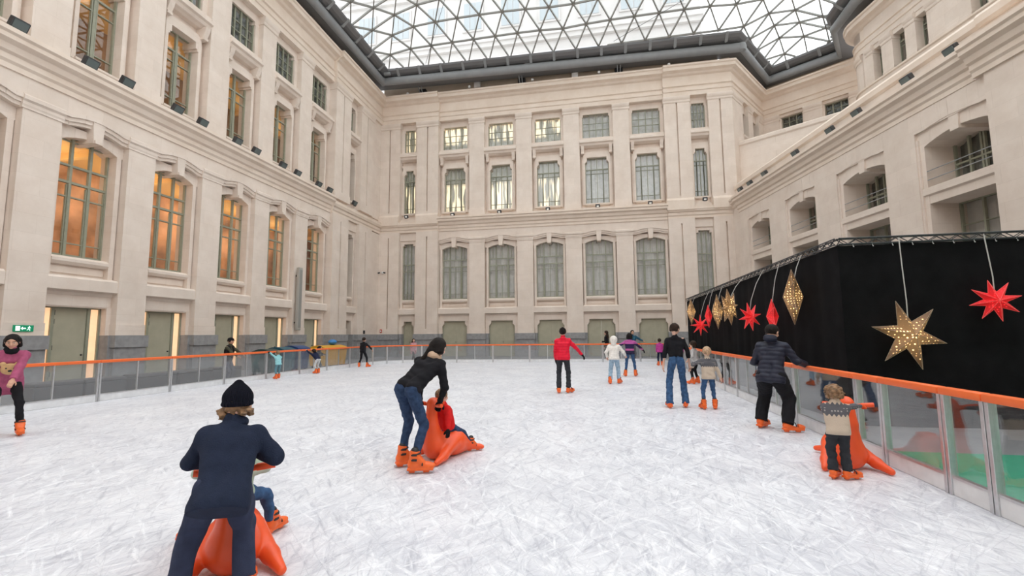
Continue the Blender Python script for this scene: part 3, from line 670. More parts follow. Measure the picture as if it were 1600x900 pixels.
def roof():
    t = MB(); t.tube([(x, y, TUBE_Z) for x, y in TUBE], .33, 16)
    for x, y in ((-17.05, 33.55), (10.75, 34.5), (14.25, 39.75)): t.lathe([(.0, -.36), (.3, -.25), (.38, 0), (.3, .25), (0, .36)], 12, (x, y, TUBE_Z))
    for x, y, dx, dy in [(-5.0, 34, 0, 1), (-16.4, 33.0, 1, 0)]: t.tube([(x - .25, y - .0, TUBE_Z + .33), (x + .25, y - .0, TUBE_Z + .3)], .13, 8)
    struct(t.build('trim_roof_tube', STEEL_GREY, smooth=True), 'thick grey steel ring tube under edge of the glass roof', 'roof beam')
    g = MB()
    g.sweep(EDGE, [(-1.9, 22.82), (-.32, 22.82), (-.1, 22.88), (.1, 23.05), (.1, 23.22), (-1.9, 23.22)])
    g.sweep(TUBE, [(-.9, 22.2), (-.1, 22.1), (-.05, 22.3), (-.9, 22.45)])
    struct(g.build('trim_gutter', STEEL_DARK), 'dark gutter channel between roof tube and glass edge', 'gutter')
    k = MB()          # little fin brackets between tube and glass edge
    for i in range(len(EDGE) - 1):
        a = Vector(EDGE[i]); b = Vector(EDGE[i + 1]); d = (b - a); L = d.length; d.normalize(); n = Vector((-d.y, d.x)); m = max(1, int(L / 1.7))
        for j in range(m):
            p = a + d * (j + .5) * L / m; q = p + n * .55
            k.bar((p.x, p.y, ROOF_Z - .02), (q.x - n.x * .1, q.y - n.y * .1, TUBE_Z + .3), .12, .05, (d.x, d.y, 0)); k.bar((p.x - n.x * .2, p.y - n.y * .2, ROOF_Z - .1), (p.x + n.x * .3, p.y + n.y * .3, TUBE_Z + .28), .07, .2, (d.x, d.y, 0))
    tag(k.build('trim_roof_bracket', STEEL_GREY), 'row of grey fin brackets holding glass edge above the ring tube', 'roof bracket', kind='structure')
    # lattice
    root = thing('ceiling', 'glazed steel lattice shell of triangles covering the courtyard', 'glass roof', (0, 0, 0), kind='structure')
    s = 1.708; hgt = s * .866; nodes = {}
    for r in range(-4, 20):
        y = 33.6 - r * hgt
        for c in range(-16, 24):
            x = -8.06 + (c + (.5 if r % 2 else 0)) * s; nodes[(r, c)] = (x, y)
    bars = MB(); glass = MB()
    def clip_pt(p, q):       # last inside point between inside p and outside q
        lo, hi = 0., 1.
        for _ in range(14):
            mid = (lo + hi) / 2
            if inside(p[0] + (q[0] - p[0]) * mid, p[1] + (q[1] - p[1]) * mid): lo = mid
            else: hi = mid
        return (p[0] + (q[0] - p[0]) * lo, p[1] + (q[1] - p[1]) * lo)
    def nb(r, c): return [(r, c + 1), (r + 1, c if r % 2 == 0 else c + 1), (r + 1, c - 1 if r % 2 == 0 else c)]
    P3 = lambda p: Vector((p[0], p[1], roof_z(*p)))
    for (r, c), p in nodes.items():
        for k2 in nb(r, c):
            if k2 not in nodes: continue
            q = nodes[k2]; ip, iq = inside(*p), inside(*q)
            if not (ip or iq): continue
            a, b = (p, q) if ip and iq else ((p, clip_pt(p, q)) if ip else (clip_pt(q, p), q))
            if math.hypot(a[0] - b[0], a[1] - b[1]) < .15: continue
            bars.bar(P3(a), P3(b), .075, .13)
        if inside(*p): bars.lathe([(.0, -.08), (.1, -.06), (.12, 0), (.1, .06), (0, .08)], 8, tuple(P3(p)))
        tri = nb(r, c)
        for t3 in ((tri[0], tri[1]), (tri[1], tri[2])):
            if t3[0] in nodes and t3[1] in nodes:
                poly = [p, nodes[t3[0]], nodes[t3[1]]]; res = []
                for i in range(3):
                    A_, B_ = poly[i], poly[(i + 1) % 3]; ia, ib = inside(*A_), inside(*B_)
                    if ia: res.append(A_)
                    if ia != ib: res.append(clip_pt(A_, B_) if ia else clip_pt(B_, A_))
                if len(res) >= 3:
                    top = [P3(q) + Vector((0, 0, .11)) for q in res]; n = len(res)
                    glass.add([tuple(v) for v in top] + [tuple(v + Vector((0, 0, .02))) for v in top],
                              [tuple(range(n)), tuple(range(n, 2 * n))] + [(i, (i + 1) % n, n + (i + 1) % n, n + i) for i in range(n)])
    bars.build('lattice', LATTICE, root); glass.build('glass_pane', ROOF_GLASS, root)
    ca = MB()
    for a, b in (((-13.3, 33.4, 23.4), (-6.5, 24, 27.5)), ((1.6, 33.4, 23.4), (9.5, 30.0, 25.2))): ca.tube([a, b], .015, 6)
    ca.build('cable', IRON, root)
roof()

# unseen plain walls added behind the viewer to cut frontal fill light
m = MB(); m.box(-19, 34, -9.6, -9, ZG, 24); m.box(-18.9, -17.9, -9, 4.2, ZG, 23); m.tf = tf_right; m.box(24.2, 46, -2, 0, ZG, 11.9)
struct(m.build('wall_light_block', STONE), 'plain stone walls added behind the viewer to cut frontal light', 'wall')

# palace block standing beyond the glass
def beyond():
    m = MB()
    m.box(-30, 11, 47, 48, 20, 46)
    for z in (26.2, 33.2, 40.0): m.box(-30, 11.2, 46.6, 47, z, z + .5); m.box(-30, 11.2, 46.4, 47, z + .5, z + .8)
    struct(m.build('wall_beyond', FACADE_BEYOND), 'bright white upper palace facade seen through the glass roof', 'wall')
    k = 0
    gl = mat('pale_blue_far_glass', (.4, .44, .47), .3)
    for j, z in enumerate((28.5, 35.4)):
        for i in range(9):
            c = -26 + i * 4.3; k += 1
            f = MB(); f.box(c - 1.2, c + 1.2, 46.85, 47.02, z, z + 3.6); _nwin[0] += 1
            o = struct(f.build('window_%d' % _nwin[0], FACADE_BEYOND), 'pale window of the palace block beyond the roof, %s row, %s from left' % (('lower', 'upper')[j], ORD[i]), 'window')
            p = MB()
            for a, b in ((-1.0, -.35), (-.27, .27), (.35, 1.0)): p.box(c + a, c + b, 46.8, 46.9, z + .2, z + 3.4)
            p.build('pane', gl, o)
beyond()

# ------------------------------------------------------------------ paved floor and ice
FLOOR = mat('grey_stone_paving', (.25, .25, .26), .5, noise=.15, nscale=1.5)
f = MB(); f.box(-19, 30, -12, 42, ZG - .2, ZG)
struct(f.build('floor', FLOOR), 'grey stone paving of the courtyard around the rink', 'floor')
RINK = [(-12.55, -6), (-12.55, 22.7), (-12.42, 23.75), (-12.05, 24.6), (-11.45, 25.2), (-10.65, 25.58), (-8.7, 25.95), (3.4, 27.2), (3.4, -6)]
def ice_material():
    m = bpy.data.materials.new('scratched_rink_ice'); m.use_nodes = True
    nt = m.node_tree; N = nt.nodes; L = nt.links; b = N['Principled BSDF']
    tc = N.new('ShaderNodeTexCoord')
    def noise(scale, seed, detail=4, rough=.6, rot=0., stretch=1., dist=0.):
        m0 = N.new('ShaderNodeMapping'); m0.inputs['Rotation'].default_value = (0, 0, rot); L.new(tc.outputs['Object'], m0.inputs['Vector'])
        mp = N.new('ShaderNodeMapping'); mp.inputs['Scale'].default_value = (scale, scale * stretch, 1); mp.inputs['Location'].default_value = (seed, seed * .7, 0)
        L.new(m0.outputs[0], mp.inputs['Vector']); n = N.new('ShaderNodeTexNoise'); n.inputs['Scale'].default_value = 1; n.inputs['Detail'].default_value = detail; n.inputs['Roughness'].default_value = rough; n.inputs['Distortion'].default_value = dist
        L.new(mp.outputs[0], n.inputs['Vector']); return n.outputs['Fac']
    def rng_(v, a, c, d=0., e=1.):
        r = N.new('ShaderNodeMapRange'); r.inputs[1].default_value = a; r.inputs[2].default_value = c; r.inputs[3].default_value = d; r.inputs[4].default_value = e; L.new(v, r.inputs[0]); return r.outputs[0]
    def op(o, a, c):
        x = N.new('ShaderNodeMath'); x.operation = o
        for i, q in enumerate((a, c)):
            if isinstance(q, (int, float)): x.inputs[i].default_value = q
            else: L.new(q, x.inputs[i])
        return x.outputs[0]
    def trail(scale, seed, w, rot, stretch):      # thin wandering blade tracks
        n = noise(scale, seed, 2, .45, rot, stretch, .4); d = op('ABSOLUTE', op('SUBTRACT', n, .5), 0); return rng_(d, w, 0, 0, 1)
    tr = None
    for a in ((.5, 1.3, .006, .3, 6), (.6, 5.1, .008, 1.2, 7), (.5, 9.7, .007, -.7, 6), (.7, 3.3, .009, 2.2, 7), (.9, 7.9, .012, .8, 8), (1.1, 2.7, .014, 1.7, 8), (.9, 12.1, .012, -.25, 7)):
        t = trail(*a); tr = t if tr is None else op('MAXIMUM', tr, t)
    st = None                                     # short shaved strokes in many directions
    for rot, seed in ((1.05, 1.), (1.45, 4.), (1.85, 8.), (2.35, 13.), (.6, 17.)):
        q = rng_(noise(1.5, seed, 5, .68, rot, 9.), .55, .66); st = q if st is None else op('MAXIMUM', st, q)
    dk = None
    for rot, seed in ((.85, 21.), (1.25, 25.), (1.7, 29.), (2.15, 33.)):
        q = rng_(noise(1.3, seed, 5, .68, rot, 9.), .55, .68); dk = q if dk is None else op('MAXIMUM', dk, q)
    big = rng_(noise(.8, 2.2, 10, .68), .36, .64)
    def mix(f, A, B):
        x = N.new('ShaderNodeMix'); x.data_type = 'RGBA'; L.new(f, x.inputs['Factor'])
        for k, q in (('A', A), ('B', B)):
            if isinstance(q, tuple): x.inputs[k].default_value = (*q, 1)
            else: L.new(q, x.inputs[k])
        return x.outputs['Result']
    c = mix(big, (.83, .845, .885), (.64, .66, .72)); c = mix(op('MULTIPLY', dk, .75), c, (.42, .44, .505)); c = mix(op('MULTIPLY', st, .9), c, (.88, .895, .93)); c = mix(op('MULTIPLY', tr, .3), c, (.42, .44, .505))
    L.new(c, b.inputs['Base Color']); L.new(rng_(st, 0, 1, .3, .6), b.inputs['Roughness'])
    bp = N.new('ShaderNodeBump'); bp.inputs['Strength'].default_value = .3; bp.inputs['Distance'].default_value = .01; L.new(op('SUBTRACT', st, tr), bp.inputs['Height']); L.new(bp.outputs[0], b.inputs['Normal'])
    b.inputs['Specular IOR Level'].default_value = .35
    return m
f = MB(); f.plate(RINK, ZG, 0)
struct(f.build('floor_ice', ice_material()), 'white skate-scratched ice sheet of the rink', 'ice')
# ================================================================== RINK BARRIER
def barrier_panel(a, b, label, mids=(), group=None, ends=(True, True), glass=None):
    a = Vector((a[0], a[1], 0)); b = Vector((b[0], b[1], 0)); L = (b - a).length - .006
    c = (a + b) / 2; rz = math.atan2(b.y - a.y, b.x - a.x)
    t = thing('barrier_panel', label, 'barrier panel', (c.x, c.y, 0), rz, group); h = L / 2
    m = MB(); m.bbox(-h + .004, h - .004, -.02, .02, .003, .17, .004); m.build('kick_board', KICK, t)
    m = MB(); m.box(-h + .03, h - .03, -.006, .006, .165, .985); m.build('pane', glass or PANEL_GLASS, t)
    m = MB(); m.box(-h, h, -.026, .026, .165, .19); m.build('sill_rail', ALU, t)
    for s, on in ((-1, ends[0]), (1, ends[1])):
        if on:
            m = MB(); x = s * (h - .025); m.bbox(x - .022, x + .022, -.035, .035, 0, .99, .004); m.build('post', ALU, t)
    for x in mids:
        m = MB(); m.box(x - .014, x + .014, -.02, .02, .18, .985); m.build('mullion', ALU, t)
    m = MB(); m.bbox(-h, h, -.055, .055, .965, 1.04, .018); m.build('hand_rail', ORANGE_RAIL, t, smooth=True)
    return t
for i in range(8):
    y = 5.7 + 2 * i
    barrier_panel((-12.55, y), (-12.55, y + 2), 'orange-railed clear barrier panel along left side of the rink, %s from the camera end' % ORD[i], (0,), 'left barrier panels', glass=PANEL_GLASS_SCUFFED)
barrier_panel((-12.55, 3.7), (-12.55, 5.7), 'left barrier panel outside the left picture edge, level with the viewer', (0,), 'left barrier panels', glass=PANEL_GLASS_SCUFFED)
barrier_panel((3.37, .9), (3.37, 2.9), 'right barrier panel outside the right picture edge, in front of the viewer', (0,), 'right barrier panels')
barrier_panel((3.37, -1.1), (3.37, .9), 'right barrier panel outside the right picture edge, beside the viewer', (0,), 'right barrier panels')
cv = [(-12.55, 21.7), (-12.53, 22.75), (-12.35, 23.75), (-11.95, 24.65), (-11.25, 25.28), (-10.25, 25.68)]
for i in range(5):
    barrier_panel(cv[i], cv[i + 1], 'short barrier panel in the rounded far left rink corner, %s along the curve' % ORD[i], (), 'corner barrier panels', glass=PANEL_GLASS_SCUFFED)
fx = [-10.25, -8.2, -6.1, -4.0, -1.95, .12, 2.2, 3.3]
for i in range(7):
    F = lambda x: 25.68 + (x + 10.25) * (27.2 - 25.68) / 13.61
    barrier_panel((fx[i], F(fx[i])), (fx[i + 1], F(fx[i + 1])), 'barrier panel across the far end of the rink, %s from the left' % ORD[i], (0,), 'far barrier panels', glass=PANEL_GLASS_SCUFFED)
ry = [2.9, 4.9, 5.44, 6.47, 7.03, 9.05, 10.95, 12.6, 13.8, 15.8, 17.8, 19.8, 21.8, 23.8, 25.8, 27.1]
for i in range(15):
    L = ry[i + 1] - ry[i]
    barrier_panel((3.37, ry[i]), (3.37, ry[i + 1]), 'reflective orange-railed barrier panel on the right side, %s from the camera end' % (ORD + ['thirteenth', 'fourteenth', 'last'])[i], (0,) if 1.2 < L and not 6.9 < ry[i] < 8 else (), 'right barrier panels')

# ================================================================== BLACK BOOTH, TRUSS AND STAR LANTERNS
BX, BY, BZ = 4.4, 9.46, 3.26
booth = thing('curtain_booth', 'large black cloth-walled booth with truss top beside the rink', 'booth', (BX, BY, ZG))
def cloth(p, q, z0, z1, name):
    p = Vector(p); q = Vector(q); d = (q - p); L = d.length; d.normalize(); nrm = Vector((-d.y, d.x)); n = int(L / .12)
    m = MB(); pts = []
    for i in range(n + 1):
        s = L * i / n; o = .018 * math.sin(s * 4.1) + .012 * math.sin(s * 9.7 + 1) + .01 * math.sin(s * 1.3)
        pts.append(p + d * s + nrm * o)
    poly = [tuple(v) for v in pts] + [tuple(v + nrm * .02) for v in pts[::-1]]
    N = len(poly); k = n + 1
    m.add([(x - BX, y - BY, z0 - ZG) for x, y in poly] + [(x - BX, y - BY, z1 - ZG) for x, y in poly],
          [(i, (i + 1) % N, N + (i + 1) % N, N + i) for i in range(N)] + [(N + i, N + i + 1, N + N - 2 - i, N + N - 1 - i) for i in range(n)] + [(i + 1, i, N - 1 - i, N - 2 - i) for i in range(n)])
    return m.build(name, BOOTH_CLOTH, booth, smooth=True)
cloth((BX, 24.75), (BX, BY), ZG + .02, BZ - .07, 'side_curtain')
cloth((BX + .01, BY), (13.5, BY), ZG + .02, BZ - .07, 'front_curtain')
cloth((13.5, 24.75), (BX, 24.75), ZG + .02, BZ - .07, 'rear_curtain')
def truss(p, q, name):
    p = Vector(p); q = Vector(q); d = (q - p); L = d.length; d.normalize(); nrm = Vector((-d.y, d.x, 0)); m = MB()
    for a in (-.05, .05):
        for z in (-.05, .06): m.tube([p + nrm * a + Vector((0, 0, z)), q + nrm * a + Vector((0, 0, z))], .013, 6)
    n = int(L / .16)
    for i in range(n):
        a = p + d * (L * i / n); b = p + d * (L * (i + 1) / n); s = 1 if i % 2 else -1
        for o in (-.05, .05): m.bar(a + nrm * o + Vector((0, 0, -.05 * s)), b + nrm * o + Vector((0, 0, .055 * s)), .012)
        m.bar(a + nrm * .05 * s + Vector((0, 0, .06)), b - nrm * .05 * s + Vector((0, 0, .06)), .01)
    m.v = [(v[0] - BX, v[1] - BY, v[2] - ZG) for v in m.v]
    m.build(name, IRON, booth)
truss((BX, BY, BZ), (BX, 24.75, BZ), 'side_truss'); truss((BX, BY, BZ), (13.5, BY, BZ), 'front_truss')
m = MB()
for i in range(28):
    x = .25 + i * .32; m.lathe([(0, -.012), (.012, 0), (0, .012)], 6, (x, -.03, BZ - ZG - .1)); m.bar((x, -.02, BZ - ZG - .1), (x, 0, BZ - ZG - .02), .008)
m.build('curtain_tie', WHITE, booth)

def star_material(name, paper, glow, strength, scale):
    m = bpy.data.materials.new(name); m.use_nodes = True; nt = m.node_tree; N = nt.nodes; L = nt.links; b = N['Principled BSDF']
    tc = N.new('ShaderNodeTexCoord'); v = N.new('ShaderNodeTexVoronoi'); v.inputs['Scale'].default_value = scale; v.inputs['Randomness'].default_value = .25
    L.new(tc.outputs['Object'], v.inputs['Vector'])
    r = N.new('ShaderNodeMapRange'); r.inputs[1].default_value = .16; r.inputs[2].default_value = .3; r.inputs[3].default_value = 1; r.inputs[4].default_value = 0; L.new(v.outputs['Distance'], r.inputs[0])
    ln = N.new('ShaderNodeVectorMath'); ln.operation = 'LENGTH'; L.new(tc.outputs['Object'], ln.inputs[0])
    f = N.new('ShaderNodeMapRange'); f.inputs[1].default_value = .05; f.inputs[2].default_value = .5; f.inputs[3].default_value = 1; f.inputs[4].default_value = .12; L.new(ln.outputs['Value'], f.inputs[0])
    q = N.new('ShaderNodeMath'); q.operation = 'MULTIPLY'; L.new(r.outputs[0], q.inputs[0]); L.new(f.outputs[0], q.inputs[1])
    base = N.new('ShaderNodeMath'); base.operation = 'MULTIPLY_ADD'; base.inputs[1].default_value = strength; L.new(q.outputs[0], base.inputs[0])
    bb = N.new('ShaderNodeMath'); bb.operation = 'MULTIPLY'; bb.inputs[1].default_value = .12 if scale < 30 else .1; L.new(f.outputs[0], bb.inputs[0]); L.new(bb.outputs[0], base.inputs[2])
    b.inputs['Base Color'].default_value = (*paper, 1); b.inputs['Roughness'].default_value = .6
    b.inputs['Emission Color'].default_value = (*glow, 1); L.new(base.outputs[0], b.inputs['Emission Strength'])
    return m
GOLD = star_material('punched_bronze_paper', (.12, .058, .027), (1, .56, .22), 2.3, 19)
RED = star_material('punched_red_paper', (.6, .008, .016), (1, .03, .03), .7, 26)
STAR_EDGE = mat('pale_paper_seam', (.36, .28, .2), .6)
RED_EDGE = mat('pink_paper_seam', (.75, .1, .1), .6, emis=(1, .12, .1), estr=.1)
CORD = mat('grey_lamp_cord', (.55, .54, .52), .6)
def star_mesh(n, R, r, depth, rot=0.):
    m = MB(); e = MB(); ring = []
    for i in range(2 * n):
        a = pi / 2 + rot + i * pi / n; q = R if i % 2 == 0 else r
        ring.append((q * math.cos(a), 0., q * math.sin(a)))
    vs = [(0, -depth, 0), (0, depth, 0)] + ring; k = 2 * n
    m.add(vs, [(0, 2 + i, 2 + (i + 1) % k) for i in range(k)] + [(1, 2 + (i + 1) % k, 2 + i) for i in range(k)])
    for i in range(0, k, 2):
        for sgn in (-1, 1): e.bar((0, sgn * depth, 0), ring[i], .007, .005)
        e.bar(ring[i], ring[(i + 1) % k], .006); e.bar(ring[i], ring[i - 1], .006)
    return m, e
def star(label, loc, n, R, r, depth, yaw, red, rot=0., zc=BZ, sway=0.):
    t = thing('star_lantern', label, 'star lantern', loc, 0, 'star lanterns on the booth')
    m, e = star_mesh(n, R, r, depth, rot)
    o = m.build('shade', RED if red else GOLD, t); o.rotation_euler = (0, 0, yaw)
    o2 = e.build('seam', RED_EDGE if red else STAR_EDGE, o)
    c = MB(); H = zc - loc[2]
    if sway == 0.: sway = loc[0] - BX + .08
    c.tube([(0, 0, r * .75), (.01 - sway * .1, 0, H * .35), (-sway * .5, 0, H * .7), (-sway, .0, H)], .009, 6); c.build('cord', CORD, t, smooth=True)
SX = 4.1
star('large glowing bronze six-pointed star on front of the black booth', (5.29, 9.22, 1.53), 6, .62, .24, .17, .1, False, .28, sway=.02)
star('glowing red star on front of the black booth', (6.62, 9.22, 2.1), 8, .36, .15, .13, -.15, True, .2, sway=.06)
star('bronze star seen edge-on, nearest on the booth side', (SX, 10.84, 2.35), 6, .6, .24, .19, pi / 2 - .27, False)
star('red star seen edge-on beside the nearest bronze star, booth side', (SX, 12.11, 1.98), 6, .42, .17, .13, pi / 2 - .2, True)
star('red star facing the rink, right of the bronze pair', (3.92, 13.2, 2.01), 8, .38, .14, .12, .5, True, .2)
star('bronze star turned to face the rink in the middle of the booth side', (3.88, 14.98, 2.37), 8, .56, .22, .18, .85, False, .15)
star('bronze star edge-on, just left of the facing bronze star', (SX, 17.37, 2.34), 6, .62, .24, .18, pi / 2 - .02, False)
star('small red star edge-on between bronze stars, far part of booth side', (SX, 18.77, 2.23), 6, .44, .17, .13, pi / 2 - .12, True)
star('low red eight-pointed star near far end of the booth', (3.93, 19.45, 1.9), 8, .42, .14, .12, .3, True)
star('bronze star edge-on at the far end of the booth', (SX, 22.11, 2.56), 6, .6, .24, .19, pi / 2 - .05, False)

# green carpet outside the barrier near the booth front
m = MB(); m.box(3.5, 11, -1, 7.6, ZG, ZG + .012)
tag(m.build('green_carpet', mat('green_carpet_pile', (.02, .3, .17), .9, noise=.15, nscale=30, bump=.3, bscale=200)), 'bright green carpet on the floor outside the right barrier', 'carpet')

# ================================================================== WALL FITTINGS
FLOOD_GLASS = mat('floodlight_glass', (.12, .15, .15), .15, spec=.8)
FLOOD_FACE = mat('lit_floodlight_face', (.8, .8, .78), .3, emis=(1, .97, .9), estr=.08)
def floodlight(loc, rz, tilt, label, lit=False, s=1., group=None):
    t = thing('floodlight', label, 'floodlight', loc, rz, group)
    b = MB(); b.bar((-.12 * s, 0, 0), (-.12 * s, 0, .16 * s), .02 * s); b.bar((.12 * s, 0, 0), (.12 * s, 0, .16 * s), .02 * s); b.box(-.13 * s, .13 * s, -.03 * s, .03 * s, 0, .015 * s); b.build('bracket', IRON, t)
    h = MB(); h.bbox(-.2 * s, .2 * s, -.08 * s, .08 * s, -.15 * s, .15 * s, .03 * s)
    for i in range(5): h.box(-.16 * s, .16 * s, .07 * s, .11 * s, -.12 * s + i * .055 * s, -.1 * s + i * .055 * s)
    ho = h.build('housing', IRON, t); ho.location = (0, 0, .19 * s); ho.rotation_euler = (tilt, 0, 0)
    k_ = .62 if lit else 1; g = MB(); g.bbox(-.16 * s * k_, .16 * s * k_, -.095 * s, -.075 * s, -.11 * s * k_, .11 * s * k_, .006); g.build('lens', FLOOD_FACE if lit else FLOOD_GLASS, ho)
for i, y in enumerate((10.35, 12.42, 13.71, 15.86, 17.13, 19.2, 20.48, 22.57, 23.88, 25.99, 27.22, 30.41)):
    floodlight((-17.5, y, 11.1), pi / 2, .5, 'black floodlight on the left wall ledge, %s from the camera end' % ORD[i], group='left ledge floodlights', s=1.15)
for i, x in enumerate((-15.26, -11.38, -7.54, -3.7, .09, 3.92, 7.72)):
    floodlight((x, 34.72 if 0 < i < 6 else 34.55, 11.06), 0, .5, 'small white-faced floodlight under the second-floor windows, back wall, %s from left' % ORD[i], lit=True, s=.85, group='back wall floodlights')
for i, u in enumerate((17.41, 15.55, 12.84, 11.06, 8.2, 4.99, 3.16, 1.83)):
    x, y, z = tf_right(u, .18, 11.1)
    floodlight((x, y, z), math.atan2(RN[1], RN[0]) + pi / 2, .5, 'black floodlight on the right wing cornice, %s from the camera end' % ORD[i], s=1.2, group='right cornice floodlights')

SIGN_GREEN = mat('exit_sign_green', (.0, .17, .08), .4, emis=(0, .3, .13), estr=.15)
SIGN_WHITE = mat('exit_sign_white', (.8, .95, .88), .4, emis=(.7, 1, .85), estr=.5)
t = thing('exit_sign', 'small green emergency exit sign with white arrow on left wall pier', 'sign', (-17.74, 11.38, 1.92), pi / 2)
m = MB(); m.bbox(-.26, .26, -.0, .05, -.1, .1, .01); m.build('panel', SIGN_GREEN, t)
m = MB(); m.box(-.21, -.1, -.006, .004, -.075, .075); m.build('door_symbol', SIGN_WHITE, t)
m = MB(); m.slab([(-.08, 0), (-.03, .05), (-.03, .02), (.05, .02), (.05, -.02), (-.03, -.02), (-.03, -.05)], -.006, .004); m.build('arrow_symbol', SIGN_WHITE, t)
m = MB(); m.lathe([(0, -.016), (.016, 0), (0, .016)], 10, (.14, -.002, .06))
m.bar((.14, 0, .04), (.125, 0, -.01), .03, .012); m.bar((.125, 0, -.01), (.16, 0, -.04), .018, .012); m.bar((.16, 0, -.04), (.155, 0, -.075), .016, .012); m.bar((.12, 0, -.01), (.1, 0, -.045), .018, .012); m.bar((.1, 0, -.045), (.075, 0, -.05), .016, .012); m.bar((.14, 0, .035), (.18, 0, .01), .014, .012); m.bar((.135, 0, .035), (.1, 0, .02), .014, .012)
m.build('running_figure', SIGN_WHITE, t)
t = thing('column_speaker', 'tall slim grey column mounted upright on a left wall pier', 'speaker', (-17.6, 24.55, 1.95), pi / 2)
m = MB(); m.bbox(-.16, .16, -.1, .1, 0, 3.75, .04); m.build('cabinet', mat('light_grey_enamel', (.4, .39, .36), .4), t)
m = MB(); m.box(-.12, .12, -.112, -.1, .15, 3.6); m.build('grille', mat('grey_grille', (.3, .3, .28), .6), t)
m = MB(); m.box(-.06, .06, .08, .26, .4, .5); m.box(-.06, .06, .08, .26, 3.2, 3.3); m.build('bracket', IRON, t)
t = thing('security_camera', 'pair of small dark security cameras high on back wall left corner', 'camera', (-17.34, 34.72, 6.7))
m = MB(); m.box(-.06, .06, -.02, .06, -.1, .1); m.bar((0, 0, 0), (0, -.12, 0), .03); m.bar((-.16, -.12, 0), (.16, -.12, 0), .025); m.build('bracket', WHITE, t)
for s in (-1, 1):
    m = MB(); m.tube([(s * .16, -.12, 0), (s * .32, -.2, -.05)], .055, 10); m.build('housing', BLACK, t)
for nm, lb, loc, mm in (('wall_mounted_box', 'white box on the attic wall below the roof tube, left of centre', (-9.43, 34.98, 22.2), WHITE), ('wall_mounted_box', 'white box on the attic wall below the roof tube, right of centre', (-1.41, 34.98, 22.13), WHITE)):
    t = thing(nm, lb, 'box', loc); m = MB(); m.bbox(-.25, .25, 0, .25, -.28, .28, .02); m.build('case', mm, t); m = MB(); m.box(-.21, .21, -.012, .01, -.24, .24); m.build('cover', mm, t)
for i, (x, z) in enumerate(((-15.32, 21.86), (-9.95, 21.85), (-4.75, 21.8), (.47, 21.78), (5.66, 21.82))):
    t = thing('ledge_spotlight', 'little round white spotlight on the top ledge of back wall, %s from left' % ORD[i], 'spotlight', (x, 34.6, 21.58), 0, 'top ledge spotlights')
    m = MB(); m.lathe([(.05, 0), (.05, .02), (.015, .03), (.015, .12)], 10); m.build('stand', IRON, t)
    m = MB(); m.lathe([(0, -.1), (.09, -.07), (.12, 0), (.09, .08), (0, .1)], 12, (0, 0, .2)); m.build('lamp_head', WHITE, t, smooth=True)
for i, (x, z) in enumerate(((-14.18, 21.9), (-5.69, 21.95), (1.99, 21.85))):
    m = MB(); m.box(x - .3, x + .3, 34.95, 35.36, 21.5, 22.25); o = struct(m.build('trim_support_pocket_%d' % (i + 1), BLACK), 'black pocket in the attic wall holding a roof support, %s from left' % ORD[i], 'roof support')
    m = MB(); m.bar((x - .1, 35.0, 21.6), (x - .14, 34.3, 22.3), .06); m.bar((x + .08, 35.0, 21.6), (x + .12, 34.3, 22.3), .06); m.build('strut', STEEL_GREY, o)
t = thing('alarm_box', 'small black box low on the left wall far pavilion', 'alarm box', (-17.56, 32.3, 1.86), pi / 2); m = MB(); m.bbox(-.11, .11, -.06, .06, -.13, .13, .02); m.build('case', BLACK, t); m = MB(); m.lathe([(.05, 0), (.05, .02), (.03, .03)], 12); o = m.build('dome', IRON, t); o.location = (0, -.06, .02); o.rotation_euler = (pi / 2, 0, 0)
t = thing('fire_alarm', 'small red fire alarm call point on the back wall left corner', 'alarm', (-17.38, 34.74, 1.95)); m = MB(); m.bbox(-.09, .09, -.05, .05, -.14, .14, .02); m.build('case', mat('alarm_red', (.5, .06, .03), .4), t); m = MB(); m.box(-.05, .05, -.06, -.045, -.05, .05); m.build('button', WHITE, t)

# ================================================================== CONTAINERS AND BENCHES OUTSIDE THE BARRIER
def container(label, x0, x1, y0, y1, h, color, ball=None):
    body = mat(label[:12] + '_body', color, .45, noise=.08); lid = mat(label[:12] + '_lid', tuple(c * .8 for c in color), .45)
    t = thing('waste_container', label, 'container', ((x0 + x1) / 2, (y0 + y1) / 2, ZG), 0, 'containers by left wall'); w = (x1 - x0) / 2; l = (y1 - y0) / 2
    m = MB(); n = [(-w * .86, -l * .9), (w * .86, -l * .9), (w * .86, l * .9), (-w * .86, l * .9)]; tp = [(-w, -l), (w, -l), (w, l), (-w, l)]
    m.add([(x, y, .16) for x, y in n] + [(x, y, h - .12) for x, y in tp], [(3, 2, 1, 0), (4, 5, 6, 7), (0, 1, 5, 4), (1, 2, 6, 5), (2, 3, 7, 6), (3, 0, 4, 7)])
    m.bbox(-w - .03, w + .03, -l - .03, l + .03, h - .16, h - .08, .015); 
    for yy in (-l * .5, 0, l * .5): m.box(w * .85, w * .97, yy - .03, yy + .03, .3, h - .2)
    m.build('body', body, t)
    m = MB(); k = 8; pr = [(-w - .01, h - .08)] + [(-w + 2 * w * i / k, h - .06 + .12 * math.sin(pi * i / k)) for i in range(k + 1)] + [(w + .01, h - .08)]
    N = len(pr); m.add([(x, -l, z) for x, z in pr] + [(x, l, z) for x, z in pr], [tuple(range(N)), tuple(range(N, 2 * N))[::-1]] + [(i, N + i, N + (i + 1) % N, (i + 1) % N) for i in range(N)]); m.build('lid', lid, t, smooth=True)
    for sx in (-1, 1):
        for sy in (-1, 1):
            m = MB(); m.tube([(sx * w * .7 - .03, sy * l * .75, .08), (sx * w * .7 + .03, sy * l * .75, .08)], .08, 14); m.bar((sx * w * .7, sy * l * .75, .08), (sx * w * .7, sy * l * .75, .2), .05); m.build('wheel', BLACK, t)
